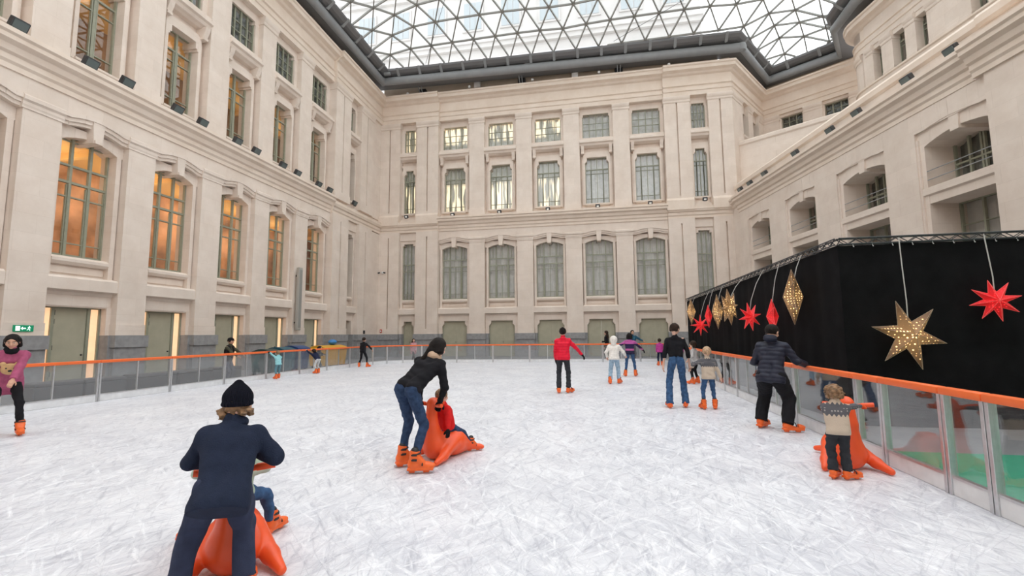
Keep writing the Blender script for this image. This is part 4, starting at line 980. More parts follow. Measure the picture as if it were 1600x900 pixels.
container('dark green waste container behind the left barrier, nearest of three', -14.9, -13.95, 17.7, 18.4, 1.1, (.008, .05, .05))
container('teal waste container behind the left barrier, middle of three', -14.9, -13.95, 18.56, 19.4, 1.16, (.01, .1, .15))
container('blue waste container behind the left barrier, farthest of three', -14.9, -13.95, 19.56, 20.45, 1.2, (.012, .06, .2))
container('yellow waste container behind the left barrier', -14.9, -13.95, 21.7, 23.85, 1.15, (.8, .42, .02))
m = MB(); m.lathe([(0, 0), (.1, .01), (.2, .07), (.24, .15), (.2, .24), (.1, .29), (0, .3)], 16, (-14.4, 23.1, 1.11)); tag(m.build('blue_bag', mat('blue_plastic_bag', (.03, .2, .5), .4, bump=.6, bscale=12), smooth=True), 'rounded blue bag lying on lid of the yellow container', 'bag')
BENCH = mat('dark_grey_upholstery', (.11, .105, .105), .8, noise=.1, nscale=4)
for i, (a, b) in enumerate(((9.45, 10.6), (10.66, 11.8), (12.15, 13.5), (13.56, 15.0), (15.4, 16.4))):
    t = thing('bench_block', 'low dark grey bench block behind the left barrier, %s from the camera end' % ORD[i], 'bench', (-14.5, (a + b) / 2, ZG), 0, 'bench blocks behind left barrier'); l = (b - a) / 2
    m = MB(); m.bbox(-.3, .3, -l, l, .03, .44, .02); m.build('body', BENCH, t); m = MB(); m.bbox(-.31, .31, -l - .005, l + .005, .44, .54, .03); m.build('seat_pad', BENCH, t, smooth=True)
    m = MB(); m.box(-.26, .26, -l + .05, l - .05, 0, .04); m.build('plinth', BLACK, t)
# ================================================================== FIGURES: signed-distance bodies meshed with surface nets
def rot_to(z, y=None):
    z = np.array(z, float); z /= np.linalg.norm(z)
    y = np.array(y if y is not None else (0, 1, 0), float); y = y - z * y.dot(z)
    if np.linalg.norm(y) < 1e-4: y = np.array((1., 0, 0)) - z * z[0]
    y /= np.linalg.norm(y); return np.array([np.cross(y, z), y, z])      # rows: local x,y,z
class SDF:
    def __init__(s): s.pr = []; s.disp = None; s.cuts = []
    def cone(s, a, b, ra, rb, k=.02): s.pr.append(('c', np.array(a, float), np.array(b, float), ra, rb, k)); return s
    def ell(s, c, r, R=None, k=.02): s.pr.append(('e', np.array(c, float), np.array(r, float), np.eye(3) if R is None else R, 0, k)); return s
    def box(s, c, r, R=None, rd=.01, k=.01): s.pr.append(('b', np.array(c, float), np.array(r, float), np.eye(3) if R is None else R, rd, k)); return s
    def sub(s, c, r, R=None, k=.01): s.pr.append(('s', np.array(c, float), np.array(r, float), np.eye(3) if R is None else R, 0, k)); return s
    def cut(s, p, n, rad): s.cuts.append((np.array(p, float), np.array(n, float) / np.linalg.norm(n), rad)); return s
    def bounds(s):
        lo = np.full(3, 1e9); hi = -lo
        for t, a, b, c, d, k in s.pr:
            if t == 's': continue
            if t == 'c': m = max(c, d); l, h = np.minimum(a, b) - m, np.maximum(a, b) + m
            else: m = max(b) + (d if t == 'b' else 0); m = m * (1.74 if t == 'b' else 1); l, h = a - m, a + m
            lo = np.minimum(lo, l); hi = np.maximum(hi, h)
        return lo, hi
    def mesh(s, name, mats, h=.01):
        lo, hi = s.bounds(); lo = lo - 3 * h; n = np.ceil((hi + 3 * h - lo) / h).astype(int) + 1
        D = np.full(n, .5, np.float32); ax = [lo[i] + h * np.arange(n[i]) for i in range(3)]
        def region(l, u):
            i0 = np.clip(np.floor((l - lo) / h).astype(int), 0, n - 1); i1 = np.clip(np.ceil((u - lo) / h).astype(int) + 1, 1, n)
            sl = tuple(slice(i0[i], i1[i]) for i in range(3))
            return sl, (ax[0][sl[0]][:, None, None], ax[1][sl[1]][None, :, None], ax[2][sl[2]][None, None, :])
        for t, a, b, c, d, k in s.pr:
            mg = k + 3 * h
            if t == 'c':
                m = max(c, d) + mg; sl, (X, Y, Z) = region(np.minimum(a, b) - m, np.maximum(a, b) + m)
                ba = b - a; L2 = max(ba.dot(ba), 1e-9)
                tt = np.clip(((X - a[0]) * ba[0] + (Y - a[1]) * ba[1] + (Z - a[2]) * ba[2]) / L2, 0, 1)
                f = np.sqrt((X - a[0] - tt * ba[0]) ** 2 + (Y - a[1] - tt * ba[1]) ** 2 + (Z - a[2] - tt * ba[2]) ** 2) - (c + (d - c) * tt)
            else:
                m = max(b) * (1.74 if t == 'b' else 1) + d + mg; sl, (X, Y, Z) = region(a - m, a + m); R = c
                q = [R[i, 0] * (X - a[0]) + R[i, 1] * (Y - a[1]) + R[i, 2] * (Z - a[2]) for i in range(3)]
                if t in 'es':
                    k0 = np.sqrt(sum((q[i] / b[i]) ** 2 for i in range(3))); k1 = np.sqrt(sum((q[i] / b[i] ** 2) ** 2 for i in range(3)))
                    f = k0 * (k0 - 1) / np.maximum(k1, 1e-6)
                else:
                    e = [np.abs(q[i]) - b[i] for i in range(3)]
                    f = np.sqrt(sum(np.maximum(v, 0) ** 2 for v in e)) + np.minimum(np.maximum(np.maximum(e[0], e[1]), e[2]), 0) - d
            O = D[sl]
            if t == 's':
                f = -f; w = np.clip(.5 - .5 * (O - f) / k, 0, 1) if k > 0 else (f > O)
                w = np.clip(.5 + .5 * (f - O) / k, 0, 1); D[sl] = O + (f - O) * w + k * w * (1 - w)
            else:
                w = np.clip(.5 + .5 * (O - f) / k, 0, 1); D[sl] = O + (f - O) * w - k * w * (1 - w)
        X, Y, Z = ax[0][:, None, None], ax[1][None, :, None], ax[2][None, None, :]
        if s.disp is not None: D += s.disp(X, Y, Z).astype(np.float32)
        for p, nn, rad in s.cuts:
            sl, (x, y, z) = region(p - rad, p + rad)
            D[sl] = np.maximum(D[sl], (x - p[0]) * nn[0] + (y - p[1]) * nn[1] + (z - p[2]) * nn[2])
        D[0] = D[-1] = .5; D[:, 0] = D[:, -1] = .5; D[:, :, 0] = D[:, :, -1] = .5
        return nets(D, lo, h, name, mats)
def nets(D, lo, h, name, mats):
    I = D < 0; a, b, c = D.shape
    cnt = np.zeros((a - 1, b - 1, c - 1), np.int8)
    for dx in (0, 1):
        for dy in (0, 1):
            for dz in (0, 1): cnt += I[dx:a - 1 + dx, dy:b - 1 + dy, dz:c - 1 + dz]
    act = np.argwhere((cnt > 0) & (cnt < 8)); idx = np.full(cnt.shape, -1, np.int32); idx[tuple(act.T)] = np.arange(len(act))
    P = np.zeros((len(act), 3)); W = np.zeros(len(act))
    cor = [(x, y, z) for x in (0, 1) for y in (0, 1) for z in (0, 1)]
    val = {q: D[act[:, 0] + q[0], act[:, 1] + q[1], act[:, 2] + q[2]] for q in cor}
    for q in cor:
        for i in range(3):
            if q[i] == 0:
                r = tuple(q[j] + (1 if j == i else 0) for j in range(3)); u, v = val[q], val[r]; x = (u < 0) != (v < 0)
                t = np.where(x, u / np.where(x, u - v, 1), 0); e = np.array(q, float)[None, :].repeat(len(act), 0); e[:, i] += t
                P[x] += e[x]; W[x] += 1
    V = lo + h * (act + P / W[:, None]); F = []
    for i in range(3):
        j, k = (i + 1) % 3, (i + 2) % 3
        s0 = [slice(None)] * 3; s1 = [slice(None)] * 3; s0[i] = slice(0, -1); s1[i] = slice(1, None)
        A, B = I[tuple(s0)], I[tuple(s1)]; e = np.argwhere(A != B)
        e = e[(e[:, j] > 0) & (e[:, k] > 0) & (e[:, j] < D.shape[j] - 1) & (e[:, k] < D.shape[k] - 1)]
        fl = A[tuple(e.T)]
        def cell(dj, dk):
            q = e.copy(); q[:, j] += dj; q[:, k] += dk; return idx[tuple(q.T)]
        Q = np.stack([cell(-1, -1), cell(0, -1), cell(0, 0), cell(-1, 0)], 1)
        Q[~fl] = Q[~fl][:, ::-1]; F.append(Q)
    F = np.concatenate(F); F = F[(F >= 0).all(1)]
    me = bpy.data.meshes.new(name); me.vertices.add(len(V)); me.vertices.foreach_set('co', V.astype(np.float32).ravel())
    me.loops.add(F.size); me.loops.foreach_set('vertex_index', F.ravel().astype(np.int32))
    me.polygons.add(len(F)); me.polygons.foreach_set('loop_start', np.arange(0, F.size, 4, dtype=np.int32))
    try: me.polygons.foreach_set('loop_total', np.full(len(F), 4, np.int32))
    except Exception: pass
    for m in (mats if isinstance(mats, (list, tuple)) else [mats]): me.materials.append(m)
    me.update(calc_edges=True); me.validate(); me.shade_smooth(); return me

def folds(amp, freq, seed, quilt=None):
    r = np.random.RandomState(seed); ks = r.normal(size=(5, 3)) * freq; ph = r.uniform(0, 6, 5)
    def f(X, Y, Z):
        s = 0
        for k, p in zip(ks, ph): s = s + np.sin(k[0] * X + k[1] * Y + k[2] * Z + p + 1.3 * np.sin(k[1] * .4 * X + k[2] * .5 * Z))
        d = amp * s / 2.2
        if quilt: pitch, qa, u = quilt; d = d - qa * (np.abs(np.sin(pi * (u[0] * X + u[1] * Y + u[2] * Z) / pitch)) - .6)
        return d
    return f

# ---- cloth and skin
def fabric(name, c, noise=.12, bump=.25, sc=260, rough=.9): return mat(name, c, rough, spec=.2, noise=noise, nscale=18, bump=bump, bscale=sc)
SKIN = mat('skin_light', (.72, .44, .33), .5, noise=.06, nscale=14); SKIN2 = mat('skin_tan', (.6, .34, .23), .5, noise=.06, nscale=14)
LIP = mat('lip_tone', (.5, .16, .14), .45); EYE = mat('dark_eye', (.02, .015, .012), .3); EYEW = mat('eye_white', (.8, .78, .75), .3)
H_BLACK = mat('hair_near_black', (.012, .009, .008), .6, spec=.18, bump=.6, bscale=70, noise=.3); H_DARK = mat('hair_dark_brown', (.035, .02, .013), .6, spec=.18, bump=.6, bscale=70, noise=.4)
H_BROWN = mat('hair_light_brown', (.26, .15, .075), .5, bump=.7, bscale=60, noise=.5, nscale=25); H_BLOND = mat('hair_blond', (.5, .33, .2), .5, bump=.7, bscale=60, noise=.4, nscale=25)
NAVY_FLEECE = fabric('navy_fleece', (.018, .026, .052), bump=.5, sc=160); NAVY_TROUSER = fabric('navy_trouser_cloth', (.036, .045, .085))
BLACK_KNIT = fabric('black_sweater_knit', (.012, .012, .015)); BLACK_TROUSER = fabric('black_trouser_cloth', (.014, .014, .017)); CHAR_TROUSER = fabric('charcoal_trouser_cloth', (.035, .038, .045))
DENIM = fabric('blue_denim', (.045, .1, .21), noise=.3); DENIM_DARK = fabric('dark_blue_denim', (.03, .055, .115), noise=.3); DENIM_PALE = fabric('pale_blue_denim', (.33, .46, .58), noise=.2)
RED_QUILT = fabric('red_quilted_nylon', (.72, .012, .04), bump=.1, rough=.5); RED_COAT = fabric('red_coat_cloth', (.68, .02, .02)); WHITE_QUILT = fabric('white_quilted_nylon', (.78, .75, .7), bump=.1, rough=.5)
NAVY_QUILT = fabric('dark_navy_quilted_nylon', (.022, .025, .042), bump=.1, rough=.45); GREEN_PALE = fabric('pale_green_jacket_cloth', (.42, .52, .42)); PINK_FLEECE = fabric('rose_pink_fleece', (.42, .1, .19), bump=.5, sc=160)
TEAL_PALE = fabric('pale_turquoise_cloth', (.3, .62, .66)); TEAL_DARK = fabric('dusty_teal_cloth', (.12, .25, .3)); NAVY = fabric('navy_cloth', (.015, .02, .05)); WHITE_CLOTH = fabric('light_grey_cloth', (.6, .62, .63))
OLIVE_CLOTH = fabric('dark_olive_jacket', (.06, .06, .04)); GREY_TROUSER = fabric('grey_blue_trousers', (.12, .13, .17)); PINK_PALE = fabric('pale_pink_coat', (.62, .33, .36)); MAGENTA = fabric('magenta_cloth', (.5, .06, .3)); BLUE_CLOTH = fabric('petrol_blue_cloth', (.03, .1, .16))
GLOVE_BLACK = fabric('black_glove_knit', (.01, .01, .012)); BEIGE = fabric('beige_scarf_knit', (.58, .42, .3)); CREAM_KNIT = fabric('cream_knit', (.62, .55, .45), bump=.5, sc=130); GREY_KNIT = fabric('light_grey_knit', (.5, .49, .48))
RED_GLOVE = fabric('orange_red_mitten', (.75, .1, .03))
SEAL_ORANGE = mat('orange_moulded_plastic', (.88, .1, .022), .38, spec=.5, noise=.04, nscale=5); BOOT_ORANGE = mat('orange_skate_shell', (.85, .14, .02), .4, noise=.08, nscale=12); BLADE = mat('skate_blade_steel', (.6, .6, .62), .25, metal=.9)
def rib_mat():
    m = mat('navy_ribbed_knit', (.016, .018, .032), .95, spec=.1); nt = m.node_tree; N = nt.nodes; L = nt.links
    tc = N.new('ShaderNodeTexCoord'); g = N.new('ShaderNodeTexGradient'); g.gradient_type = 'RADIAL'; mp = N.new('ShaderNodeMapping'); mp.inputs['Location'].default_value = (0, 0, 0)
    L.new(tc.outputs['Generated'], mp.inputs['Vector']); mp.inputs['Location'].default_value = (-.5, -.5, 0); L.new(mp.outputs[0], g.inputs['Vector'])
    mu = N.new('ShaderNodeMath'); mu.operation = 'MULTIPLY'; mu.inputs[1].default_value = 2 * pi * 44; L.new(g.outputs['Fac'], mu.inputs[0]); sn = N.new('ShaderNodeMath'); sn.operation = 'SINE'; L.new(mu.outputs[0], sn.inputs[0])
    bp = N.new('ShaderNodeBump'); bp.inputs['Strength'].default_value = 1; bp.inputs['Distance'].default_value = .012; L.new(sn.outputs[0], bp.inputs['Height']); L.new(bp.outputs[0], N['Principled BSDF'].inputs['Normal']); return m
BEANIE = rib_mat()
def nordic_mat(name, z0, z1, c0=(.6, .5, .4), c1=(.13, .13, .145)):
    """cream knit with a patterned dark yoke between two heights of the garment"""
    m = mat(name, c0, .95, spec=.1, bump=.5, bscale=140); nt = m.node_tree; N = nt.nodes; L = nt.links
    tc = N.new('ShaderNodeTexCoord'); sp = N.new('ShaderNodeSeparateXYZ'); L.new(tc.outputs['Object'], sp.inputs[0])
    def rng_(a, b):
        lo = N.new('ShaderNodeMath'); lo.operation = 'GREATER_THAN'; lo.inputs[1].default_value = a; hi = N.new('ShaderNodeMath'); hi.operation = 'LESS_THAN'; hi.inputs[1].default_value = b
        q = N.new('ShaderNodeMath'); q.operation = 'MULTIPLY'; L.new(zz, lo.inputs[0]); L.new(zz, hi.inputs[0]); L.new(lo.outputs[0], q.inputs[0]); L.new(hi.outputs[0], q.inputs[1]); return q.outputs[0]
    sx = N.new('ShaderNodeMath'); sx.operation = 'MULTIPLY'; sx.inputs[1].default_value = 150; L.new(sp.outputs[0], sx.inputs[0]); s1 = N.new('ShaderNodeMath'); s1.operation = 'SINE'; L.new(sx.outputs[0], s1.inputs[0])
    ma = N.new('ShaderNodeMath'); ma.operation = 'MULTIPLY_ADD'; ma.inputs[1].default_value = .012; L.new(s1.outputs[0], ma.inputs[0]); L.new(sp.outputs[2], ma.inputs[2]); zz = ma.outputs[0]
    yk = rng_(z0, z1); zz = sp.outputs[2]; H = z1 - z0
    v = N.new('ShaderNodeTexVoronoi'); v.inputs['Scale'].default_value = 34; v.inputs['Randomness'].default_value = .1; L.new(tc.outputs['Object'], v.inputs['Vector'])
    dt = N.new('ShaderNodeMath'); dt.operation = 'LESS_THAN'; dt.inputs[1].default_value = .3; L.new(v.outputs['Distance'], dt.inputs[0])
    b1 = rng_(z0 + .2 * H, z0 + .62 * H); q = N.new('ShaderNodeMath'); q.operation = 'MULTIPLY'; L.new(dt.outputs[0], q.inputs[0]); L.new(b1, q.inputs[1])
    m1 = N.new('ShaderNodeMix'); m1.data_type = 'RGBA'; m1.inputs['A'].default_value = (*c0, 1); m1.inputs['B'].default_value = (*c1, 1); L.new(yk, m1.inputs['Factor'])
    m2 = N.new('ShaderNodeMix'); m2.data_type = 'RGBA'; m2.inputs['B'].default_value = (.42, .4, .38, 1); L.new(q.outputs[0], m2.inputs['Factor']); L.new(m1.outputs['Result'], m2.inputs['A'])
    L.new(m2.outputs['Result'], N['Principled BSDF'].inputs['Base Color']); return m
def band_mat(name, base, bands):
    m = mat(name, base, .8, spec=.2, bump=.2, bscale=200); nt = m.node_tree; N = nt.nodes; L = nt.links
    tc = N.new('ShaderNodeTexCoord'); sp = N.new('ShaderNodeSeparateXYZ'); L.new(tc.outputs['Object'], sp.inputs[0]); r = N.new('ShaderNodeValToRGB'); r.color_ramp.interpolation = 'CONSTANT'
    e = r.color_ramp.elements; e[0].position = 0; e[0].color = (*base, 1); e.remove(e[1])
    for p, c in bands: k = e.new(p / 2); k.color = (*c, 1)
    h = N.new('ShaderNodeMath'); h.operation = 'MULTIPLY'; h.inputs[1].default_value = .5; L.new(sp.outputs[2], h.inputs[0]); L.new(h.outputs[0], r.inputs['Fac']); L.new(r.outputs[0], N['Principled BSDF'].inputs['Base Color']); return m

# ---- rental skate: hard orange shell, strap buckles, blade
def make_skate(low=False):
    s = SDF()
    s.cone((0, -.045, .1), (0, -.03, .12 if low else .24), .042 if low else .052, .04 if low else .056, .03); s.cone((0, -.05, .105), (0, .11, .085), .05, .042, .03); s.ell((0, .14, .082), (.05, .065, .036), k=.03); s.ell((0, -.06, .1), (.048, .05, .05), k=.02)
    s.box((0, .035, .05), (.04, .14, .006), rd=.008, k=.012); _ = None if low else (s.cone((-.02, -.03, .2), (-.02, .05, .12), .045, .035, .02), s.cone((.02, -.03, .2), (.02, .05, .12), .045, .035, .02))
    s.cut((0, -.03, .125 if low else .25), (0, .35 if low else .15, 1), .12)
    for y in (-.06, .1): s.box((0, y, .035), (.018, .03, .02), rd=.004, k=.01)
    shell = s.mesh('skate_shell', BOOT_ORANGE, .006)
    b = MB(); b.slab([(-.13, .012), (-.12, .002), (.17, .002), (.19, .014), (.19, .03), (.15, .03), (.05, .022), (0, .022), (-.1, .03), (-.13, .03)], -.002, .002)
    b.v = [(v[1], v[0], v[2]) for v in b.v]; blade = b.mesh('skate_blade', BLADE)
    k = MB()
    for z, y, r in () if low else ((.215, -.032, .06), (.16, -.03, .06)):
        pts = [(r * math.cos(t) * 1.0, y + r * 1.08 * math.sin(t), z + .01 * math.sin(t)) for t in np.linspace(-.5, pi + .5, 14)]; k.tube(pts, .009, 6)
    pts = [(.058 * math.cos(t), .06 + .0 * t, .095 + .05 * math.sin(t)) for t in np.linspace(0, pi, 12)]; k.tube(pts, .008, 6)
    if not low: k.box(.052, .068, -.05, .0, .203, .228); k.box(.05, .066, -.05, 0, .148, .172)
    strap = k.mesh('skate_strap', BLACK, True); li = SDF(); li.cone((0, -.035, .12 if low else .2), (0, -.03, .14 if low else .245), .036 if low else .046, .036 if low else .047, .01); liner = li.mesh('skate_liner', BLACK, .008)
    return shell, blade, strap, liner
SK_HIGH = make_skate(); SK_LOW = make_skate(True)
def add_skate(par, x, y, z, yaw, sc, pitch=0., SK=None):
    o = part('skate', SK[0], par, (x, y, z), (pitch, 0, yaw)); o.scale = (sc,) * 3
    part('blade', SK[1], o); part('strap', SK[2], o); part('liner', SK[3], o); return o

def ik(A, T, l1, l2, pole):
    A = np.array(A, float); T = np.array(T, float); d = T - A; L = np.linalg.norm(d); mx = (l1 + l2) * .998
    if L > mx: T = A + d / L * mx; d = T - A; L = mx
    u = d / L; p = np.array(pole, float); p = p - u * p.dot(u); p /= max(np.linalg.norm(p), 1e-6)
    a = (l1 * l1 - l2 * l2 + L * L) / (2 * L); hh = math.sqrt(max(0, l1 * l1 - a * a)); return A + u * a + p * hh, T

def hand_prims(S, W, d, n, side, sc, grow=0., curl=.7):
    """palm, four unequal curled fingers, thumb from the side of the palm; d along the forearm, n out of the palm"""
    d = np.array(d, float); d /= np.linalg.norm(d); n = np.array(n, float); n = n - d * n.dot(d); n /= max(np.linalg.norm(n), 1e-6)
    w = np.cross(d, n) * side; R = np.array([w, d, n])
    S.cone(W - d * .03 * sc, W + d * .02 * sc, .024 * sc + grow, .026 * sc + grow, .012); S.ell(W + d * .05 * sc, np.array((.042, .05, .018)) * sc + grow, R, .014)
    for i, (off, l) in enumerate(((-.03, .068), (-.0105, .078), (.0095, .073), (.028, .056))):
        a = W + d * .088 * sc + w * off * sc; c1 = curl * .6; d1 = d * math.cos(c1) + n * math.sin(c1); b = a + d1 * l * .5 * sc
        c2 = curl * 1.7; d2 = d * math.cos(c2) + n * math.sin(c2); e = b + d2 * l * .5 * sc; r = .0095 * sc + grow * .7
        S.cone(a - d * .02 * sc, b, r, r * .95, .004); S.cone(b, e, r * .95, r * .8, .003)
    a = W + d * .025 * sc - w * .03 * sc; t1 = d * .55 - w * .7 + n * .35; t1 /= np.linalg.norm(t1); b = a + t1 * .042 * sc; t2 = d * .85 - w * .2 + n * .4; t2 /= np.linalg.norm(t2)
    S.cone(a, b, .013 * sc + grow * .7, .011 * sc + grow * .7, .008); S.cone(b, b + t2 * .032 * sc, .011 * sc + grow * .7, .009 * sc + grow * .7, .003)

def person(label, x, y, th, H, feet, hands, kid=0., pelvis=None, lean=8, side=0., head=(0, 0), elbows=None, knees=None, top=None, topkind='sweater', hem=.0, trousers=None, flare=0., fat=1.,
           hair='short', hairm=None, gloves=None, skates=True, skin=None, scarf=None, hat=None, hood=None, curl=.7, vox=.011, face=False, toes=None, seat=None, bag=None, print_=None, sleeve=1., cuff=-.1, baggy=1., vest=None, footpitch=None, foldamp=.006):
    """feet / hands / pelvis in metres in the courtyard's own frame (None = hanging at the side)"""
    th = math.radians(th); root = thing('person', label, 'person', (x, y, ZG if not skates else 0), -th)
    zf = .13 if skates else .0; s = H / 1.7; cs, sn = math.cos(th), math.sin(th)
    def loc(p): dx, dy = p[0] - x, p[1] - y; return np.array((dx * cs - dy * sn, dx * sn + dy * cs) + tuple(p[2:]))
    hipH = (.525 - .035 * kid) * H; tor = (.3 - .012 * kid) * H; shw = (.1 - .002 * kid) * H * (1 + .35 * (fat - 1)); headr = (.066 + .021 * kid) * H; ul = (.265 - .02 * kid) * H; ll = (.245 - .02 * kid) * H; ua = (.175 - .012 * kid) * H; fa = (.148 - .01 * kid) * H
    F = [loc(tuple(f[:2])) for f in feet]; FZ = [f[2] if len(f) > 2 else 0 for f in feet]; ank = .085 * s if skates else .04 * H
    sksc = (.74 + .3 * (H - 1.0) / .7) if skates else 1
    A = [np.array((F[i][0], F[i][1], FZ[i] + (.145 * sksc if skates else .07 * s))) for i in (0, 1)]
    if pelvis is not None: pv = loc(pelvis)
    else:
        c = (A[0] + A[1]) / 2; pv = np.array((c[0], c[1] - .03 * s, A[0][2] - .04 * s + hipH - .03 * s))
        for a in A:      # sink until both legs reach
            L = (ul + ll) * .99; dxy = math.hypot(abs(a[0] - pv[0]) - .055 * H, a[1] - pv[1]); pv[2] = min(pv[2], a[2] + math.sqrt(max(.01, L * L - dxy * dxy)))
    le = math.radians(lean); si = math.radians(side)
    u = np.array((math.sin(si), math.sin(le) * math.cos(si), math.cos(le) * math.cos(si))); r = np.array((math.cos(si), 0, -math.sin(si))); f = np.cross(u, r)
    hips = [pv + r * (.052 * H * k) - u * .0 for k in (-1, 1)]; waist = pv + u * tor * .35; chest = pv + u * tor * .72 + f * .005; sh = [pv + u * (tor - .014 * H) + r * shw * k for k in (-1, 1)]
    neck = pv + u * (tor + .035 * H); hy, hp = (math.radians(a) for a in head)
    hu = u * .55 + np.array((0, 0, .45)); hu /= np.linalg.norm(hu); hf0 = np.array((math.sin(hy), math.cos(hy), 0.)); hf = hf0 * math.cos(hp) - np.array((0, 0, 1)) * math.sin(hp); hup = np.array((0, 0, 1)) * math.cos(hp) + hf0 * math.sin(hp)
    hc = neck + hu * (.035 * H + headr * .82) + hf * headr * .12; hr = np.cross(hf, hup); HR = np.array([hr, hf, hup])
    Hp = lambda a, b, c: hc + (hr * a + hf * b + hup * c) * headr
    K = []
    for i in (0, 1):
        kp = (knees[i] if knees else ((-.25, .25)[i] * .5, 1, 0.2)); kn, an = ik(hips[i], A[i], ul, ll, kp); K.append((kn, an))
    E = []
    for i in (0, 1):
        k = (-1, 1)[i]
        t = loc(hands[i]) if hands[i] is not None else sh[i] + np.array((k * .035 * s, .05 * s + math.sin(le) * .1 * s, -(ua + fa) * .97))
        ep = elbows[i] if elbows and elbows[i] is not None else (k * .5, -1, -.3); el, wr = ik(sh[i], t, ua, fa, ep); E.append((el, wr))
    q = s * fat * (1 + .12 * kid)
    # body (skin), thinner than the clothes over it
    B = SDF(); g = .82
    for i, k in ((0, -1), (1, 1)):
        B.cone(pv + r * .04 * H * k, chest + r * .045 * H * k, .075 * q * g, .07 * q * g, .03); B.cone(neck - u * .03 * H, sh[i], .036 * q * g, .04 * q * g, .02)
        B.cone(hips[i], K[i][0], .05 * q, .034 * q, .03); B.cone(K[i][0], K[i][1], .034 * q, .024 * q, .02); B.cone(K[i][1], K[i][1] + np.array((0, .05 * s, -.03 * s)), .024 * s, .022 * s, .02)
        B.cone(sh[i], E[i][0], .047 * q * g, .037 * q * g, .02); B.cone(E[i][0], E[i][1], .037 * q * g, .026 * q * g, .01)
        d = E[i][1] - E[i][0]; pn = np.array((-k, 0, 0.)) if hands[i] is None else np.array((-k * .35, 0, -1.))
        hand_prims(B, E[i][1] + d / np.linalg.norm(d) * .02 * s, d, pn, k, s * (1 + .1 * kid), 0, curl)
    B.cone(neck - u * .03 * H, Hp(0, -.15, -.6), .042 * q, .046 * q, .02)
    B.ell(Hp(0, -.1, .12), np.array((.8, .98, .9)) * headr, HR, .02); B.ell(Hp(0, .22, -.42), np.array((.6, .62, .56)) * headr, HR, .03 * s)
    B.cone(Hp(0, .82, -.02), Hp(0, 1.04, -.26), .07 * headr, .13 * headr, .02 * s); B.ell(Hp(0, .72, -.62), np.array((.3, .2, .14)) * headr, HR, .02 * s); B.ell(Hp(0, .66, -.86), np.array((.22, .18, .16)) * headr, HR, .02 * s)
    for k in (-1, 1):
        B.ell(Hp(k * .8, -.08, -.12), np.array((.1, .2, .3)) * headr, HR, .008 * s); B.sub(Hp(k * .33, .9, .02), np.array((.2, .14, .12)) * headr, HR, .012); B.ell(Hp(k * .45, .62, -.3), np.array((.2, .2, .2)) * headr, HR, .02)
    part('body', B.mesh('person_body', skin or SKIN, vox), root)
    if face:
        for k in (-1, 1):
            m = MB(); m.lathe([(0, -1), (.5, -.87), (.87, -.5), (1, 0), (.87, .5), (.5, .87), (0, 1)], 12); m.v = [tuple(Hp(k * .33, .75, .0) + (hr * a * .13 + hf * b * .1 + hup * c * .055) * headr) for a, b, c in m.v]; e = m.build('eye', EYEW, root, True)
            m = MB(); m.lathe([(0, -1), (.5, -.87), (.87, -.5), (1, 0), (.87, .5), (.5, .87), (0, 1)], 10); m.v = [tuple(Hp(k * .33, .81, .0) + (hr * a * .065 + hf * b * .06 + hup * c * .055) * headr) for a, b, c in m.v]; m.build('iris', EYE, e, True)
            m = MB(); m.tube([tuple(Hp(k * t, .9 - .18 * abs(t - .1), .2 + .05 * math.sin((t - .1) * 5))) for t in (.14, .28, .42, .54)], .035 * headr, 6); m.build('eyebrow', hairm or H_DARK, root, True)
        m = MB(); m.tube([tuple(Hp(t, .93 - .35 * t * t, -.6 + .18 * t * t)) for t in (-.28, -.14, 0, .14, .28)], .055 * headr, 8); m.build('mouth', LIP, root, True)
    # trousers
    if trousers:
        T = SDF(); tq = q * 1.04 * baggy
        for i, k in ((0, -1), (1, 1)):
            T.cone(pv + r * .036 * H * k + u * (.03 + max(0, -hem)) * H, hips[i] - u * .01 * H - f * .012 * H, .066 * q * 1.02, .084 * q * 1.02, .04); T.cone(hips[i] - u * .01 * H, K[i][0], .08 * tq, .056 * tq + flare * .3, .02)
            end = K[i][1] + (K[i][1] - K[i][0]) * (cuff if skates else .12); re_ = .044 * tq + flare if cuff < -.05 or not skates else max(.044 * tq + flare, .064 * sksc + .004); T.cone(K[i][0], end, max(.056 * tq, re_ * .9 - flare) + flare * .3, re_, .02)
            dn = (K[i][1] - K[i][0]) / np.linalg.norm(K[i][1] - K[i][0]); T.cut(end + dn * .012, dn, .09 * s + flare)
        T.disp = folds(foldamp * .9, 34, int(x * 77) % 97 + 5); part('trousers', T.mesh('person_trousers', trousers, min(vox, .012)), root)
    if top is not None:
        T = SDF(); puf = {'sweater': 1.0, 'puffer': 1.16, 'coat': 1.1, 'loose': 1.1}[topkind]; w = q * puf; hb = hem * H
        for i, k in ((0, -1), (1, 1)):
            T.cone(pv + r * .044 * H * k - u * hb - f * .01 * H, waist + r * .04 * H * k, .101 * w + hb * .14, .084 * w, .04); T.cone(waist + r * .04 * H * k, chest + r * .054 * H * k, .084 * w, .09 * w, .04)
            T.cone(neck - u * .03 * H, sh[i] - u * .012 * H, .05 * w, .05 * w, .045); T.cone(chest + r * .05 * H * k, sh[i] - u * .025 * H, .085 * w, .054 * w, .03)
            wr = E[i][0] + (E[i][1] - E[i][0]) * sleeve; T.cone(sh[i] - u * .008 * H, E[i][0], .054 * w, .046 * w, .02); T.cone(E[i][0], wr, .046 * w, .037 * w, .015)
            dn = E[i][1] - E[i][0]; dn /= np.linalg.norm(dn); T.cut(wr + dn * .01, dn, .07 * s)
        T.cone(waist, chest, .084 * w, .088 * w, .03); T.cone(chest, neck - u * .045 * H, .088 * w, .06 * w, .03)
        T.cone(neck - u * .03 * H, neck + u * .012 * H, .056 * w, .05 * w, .03)
        T.cut(pv - u * (.035 * H + hb), -u, .3 * s)
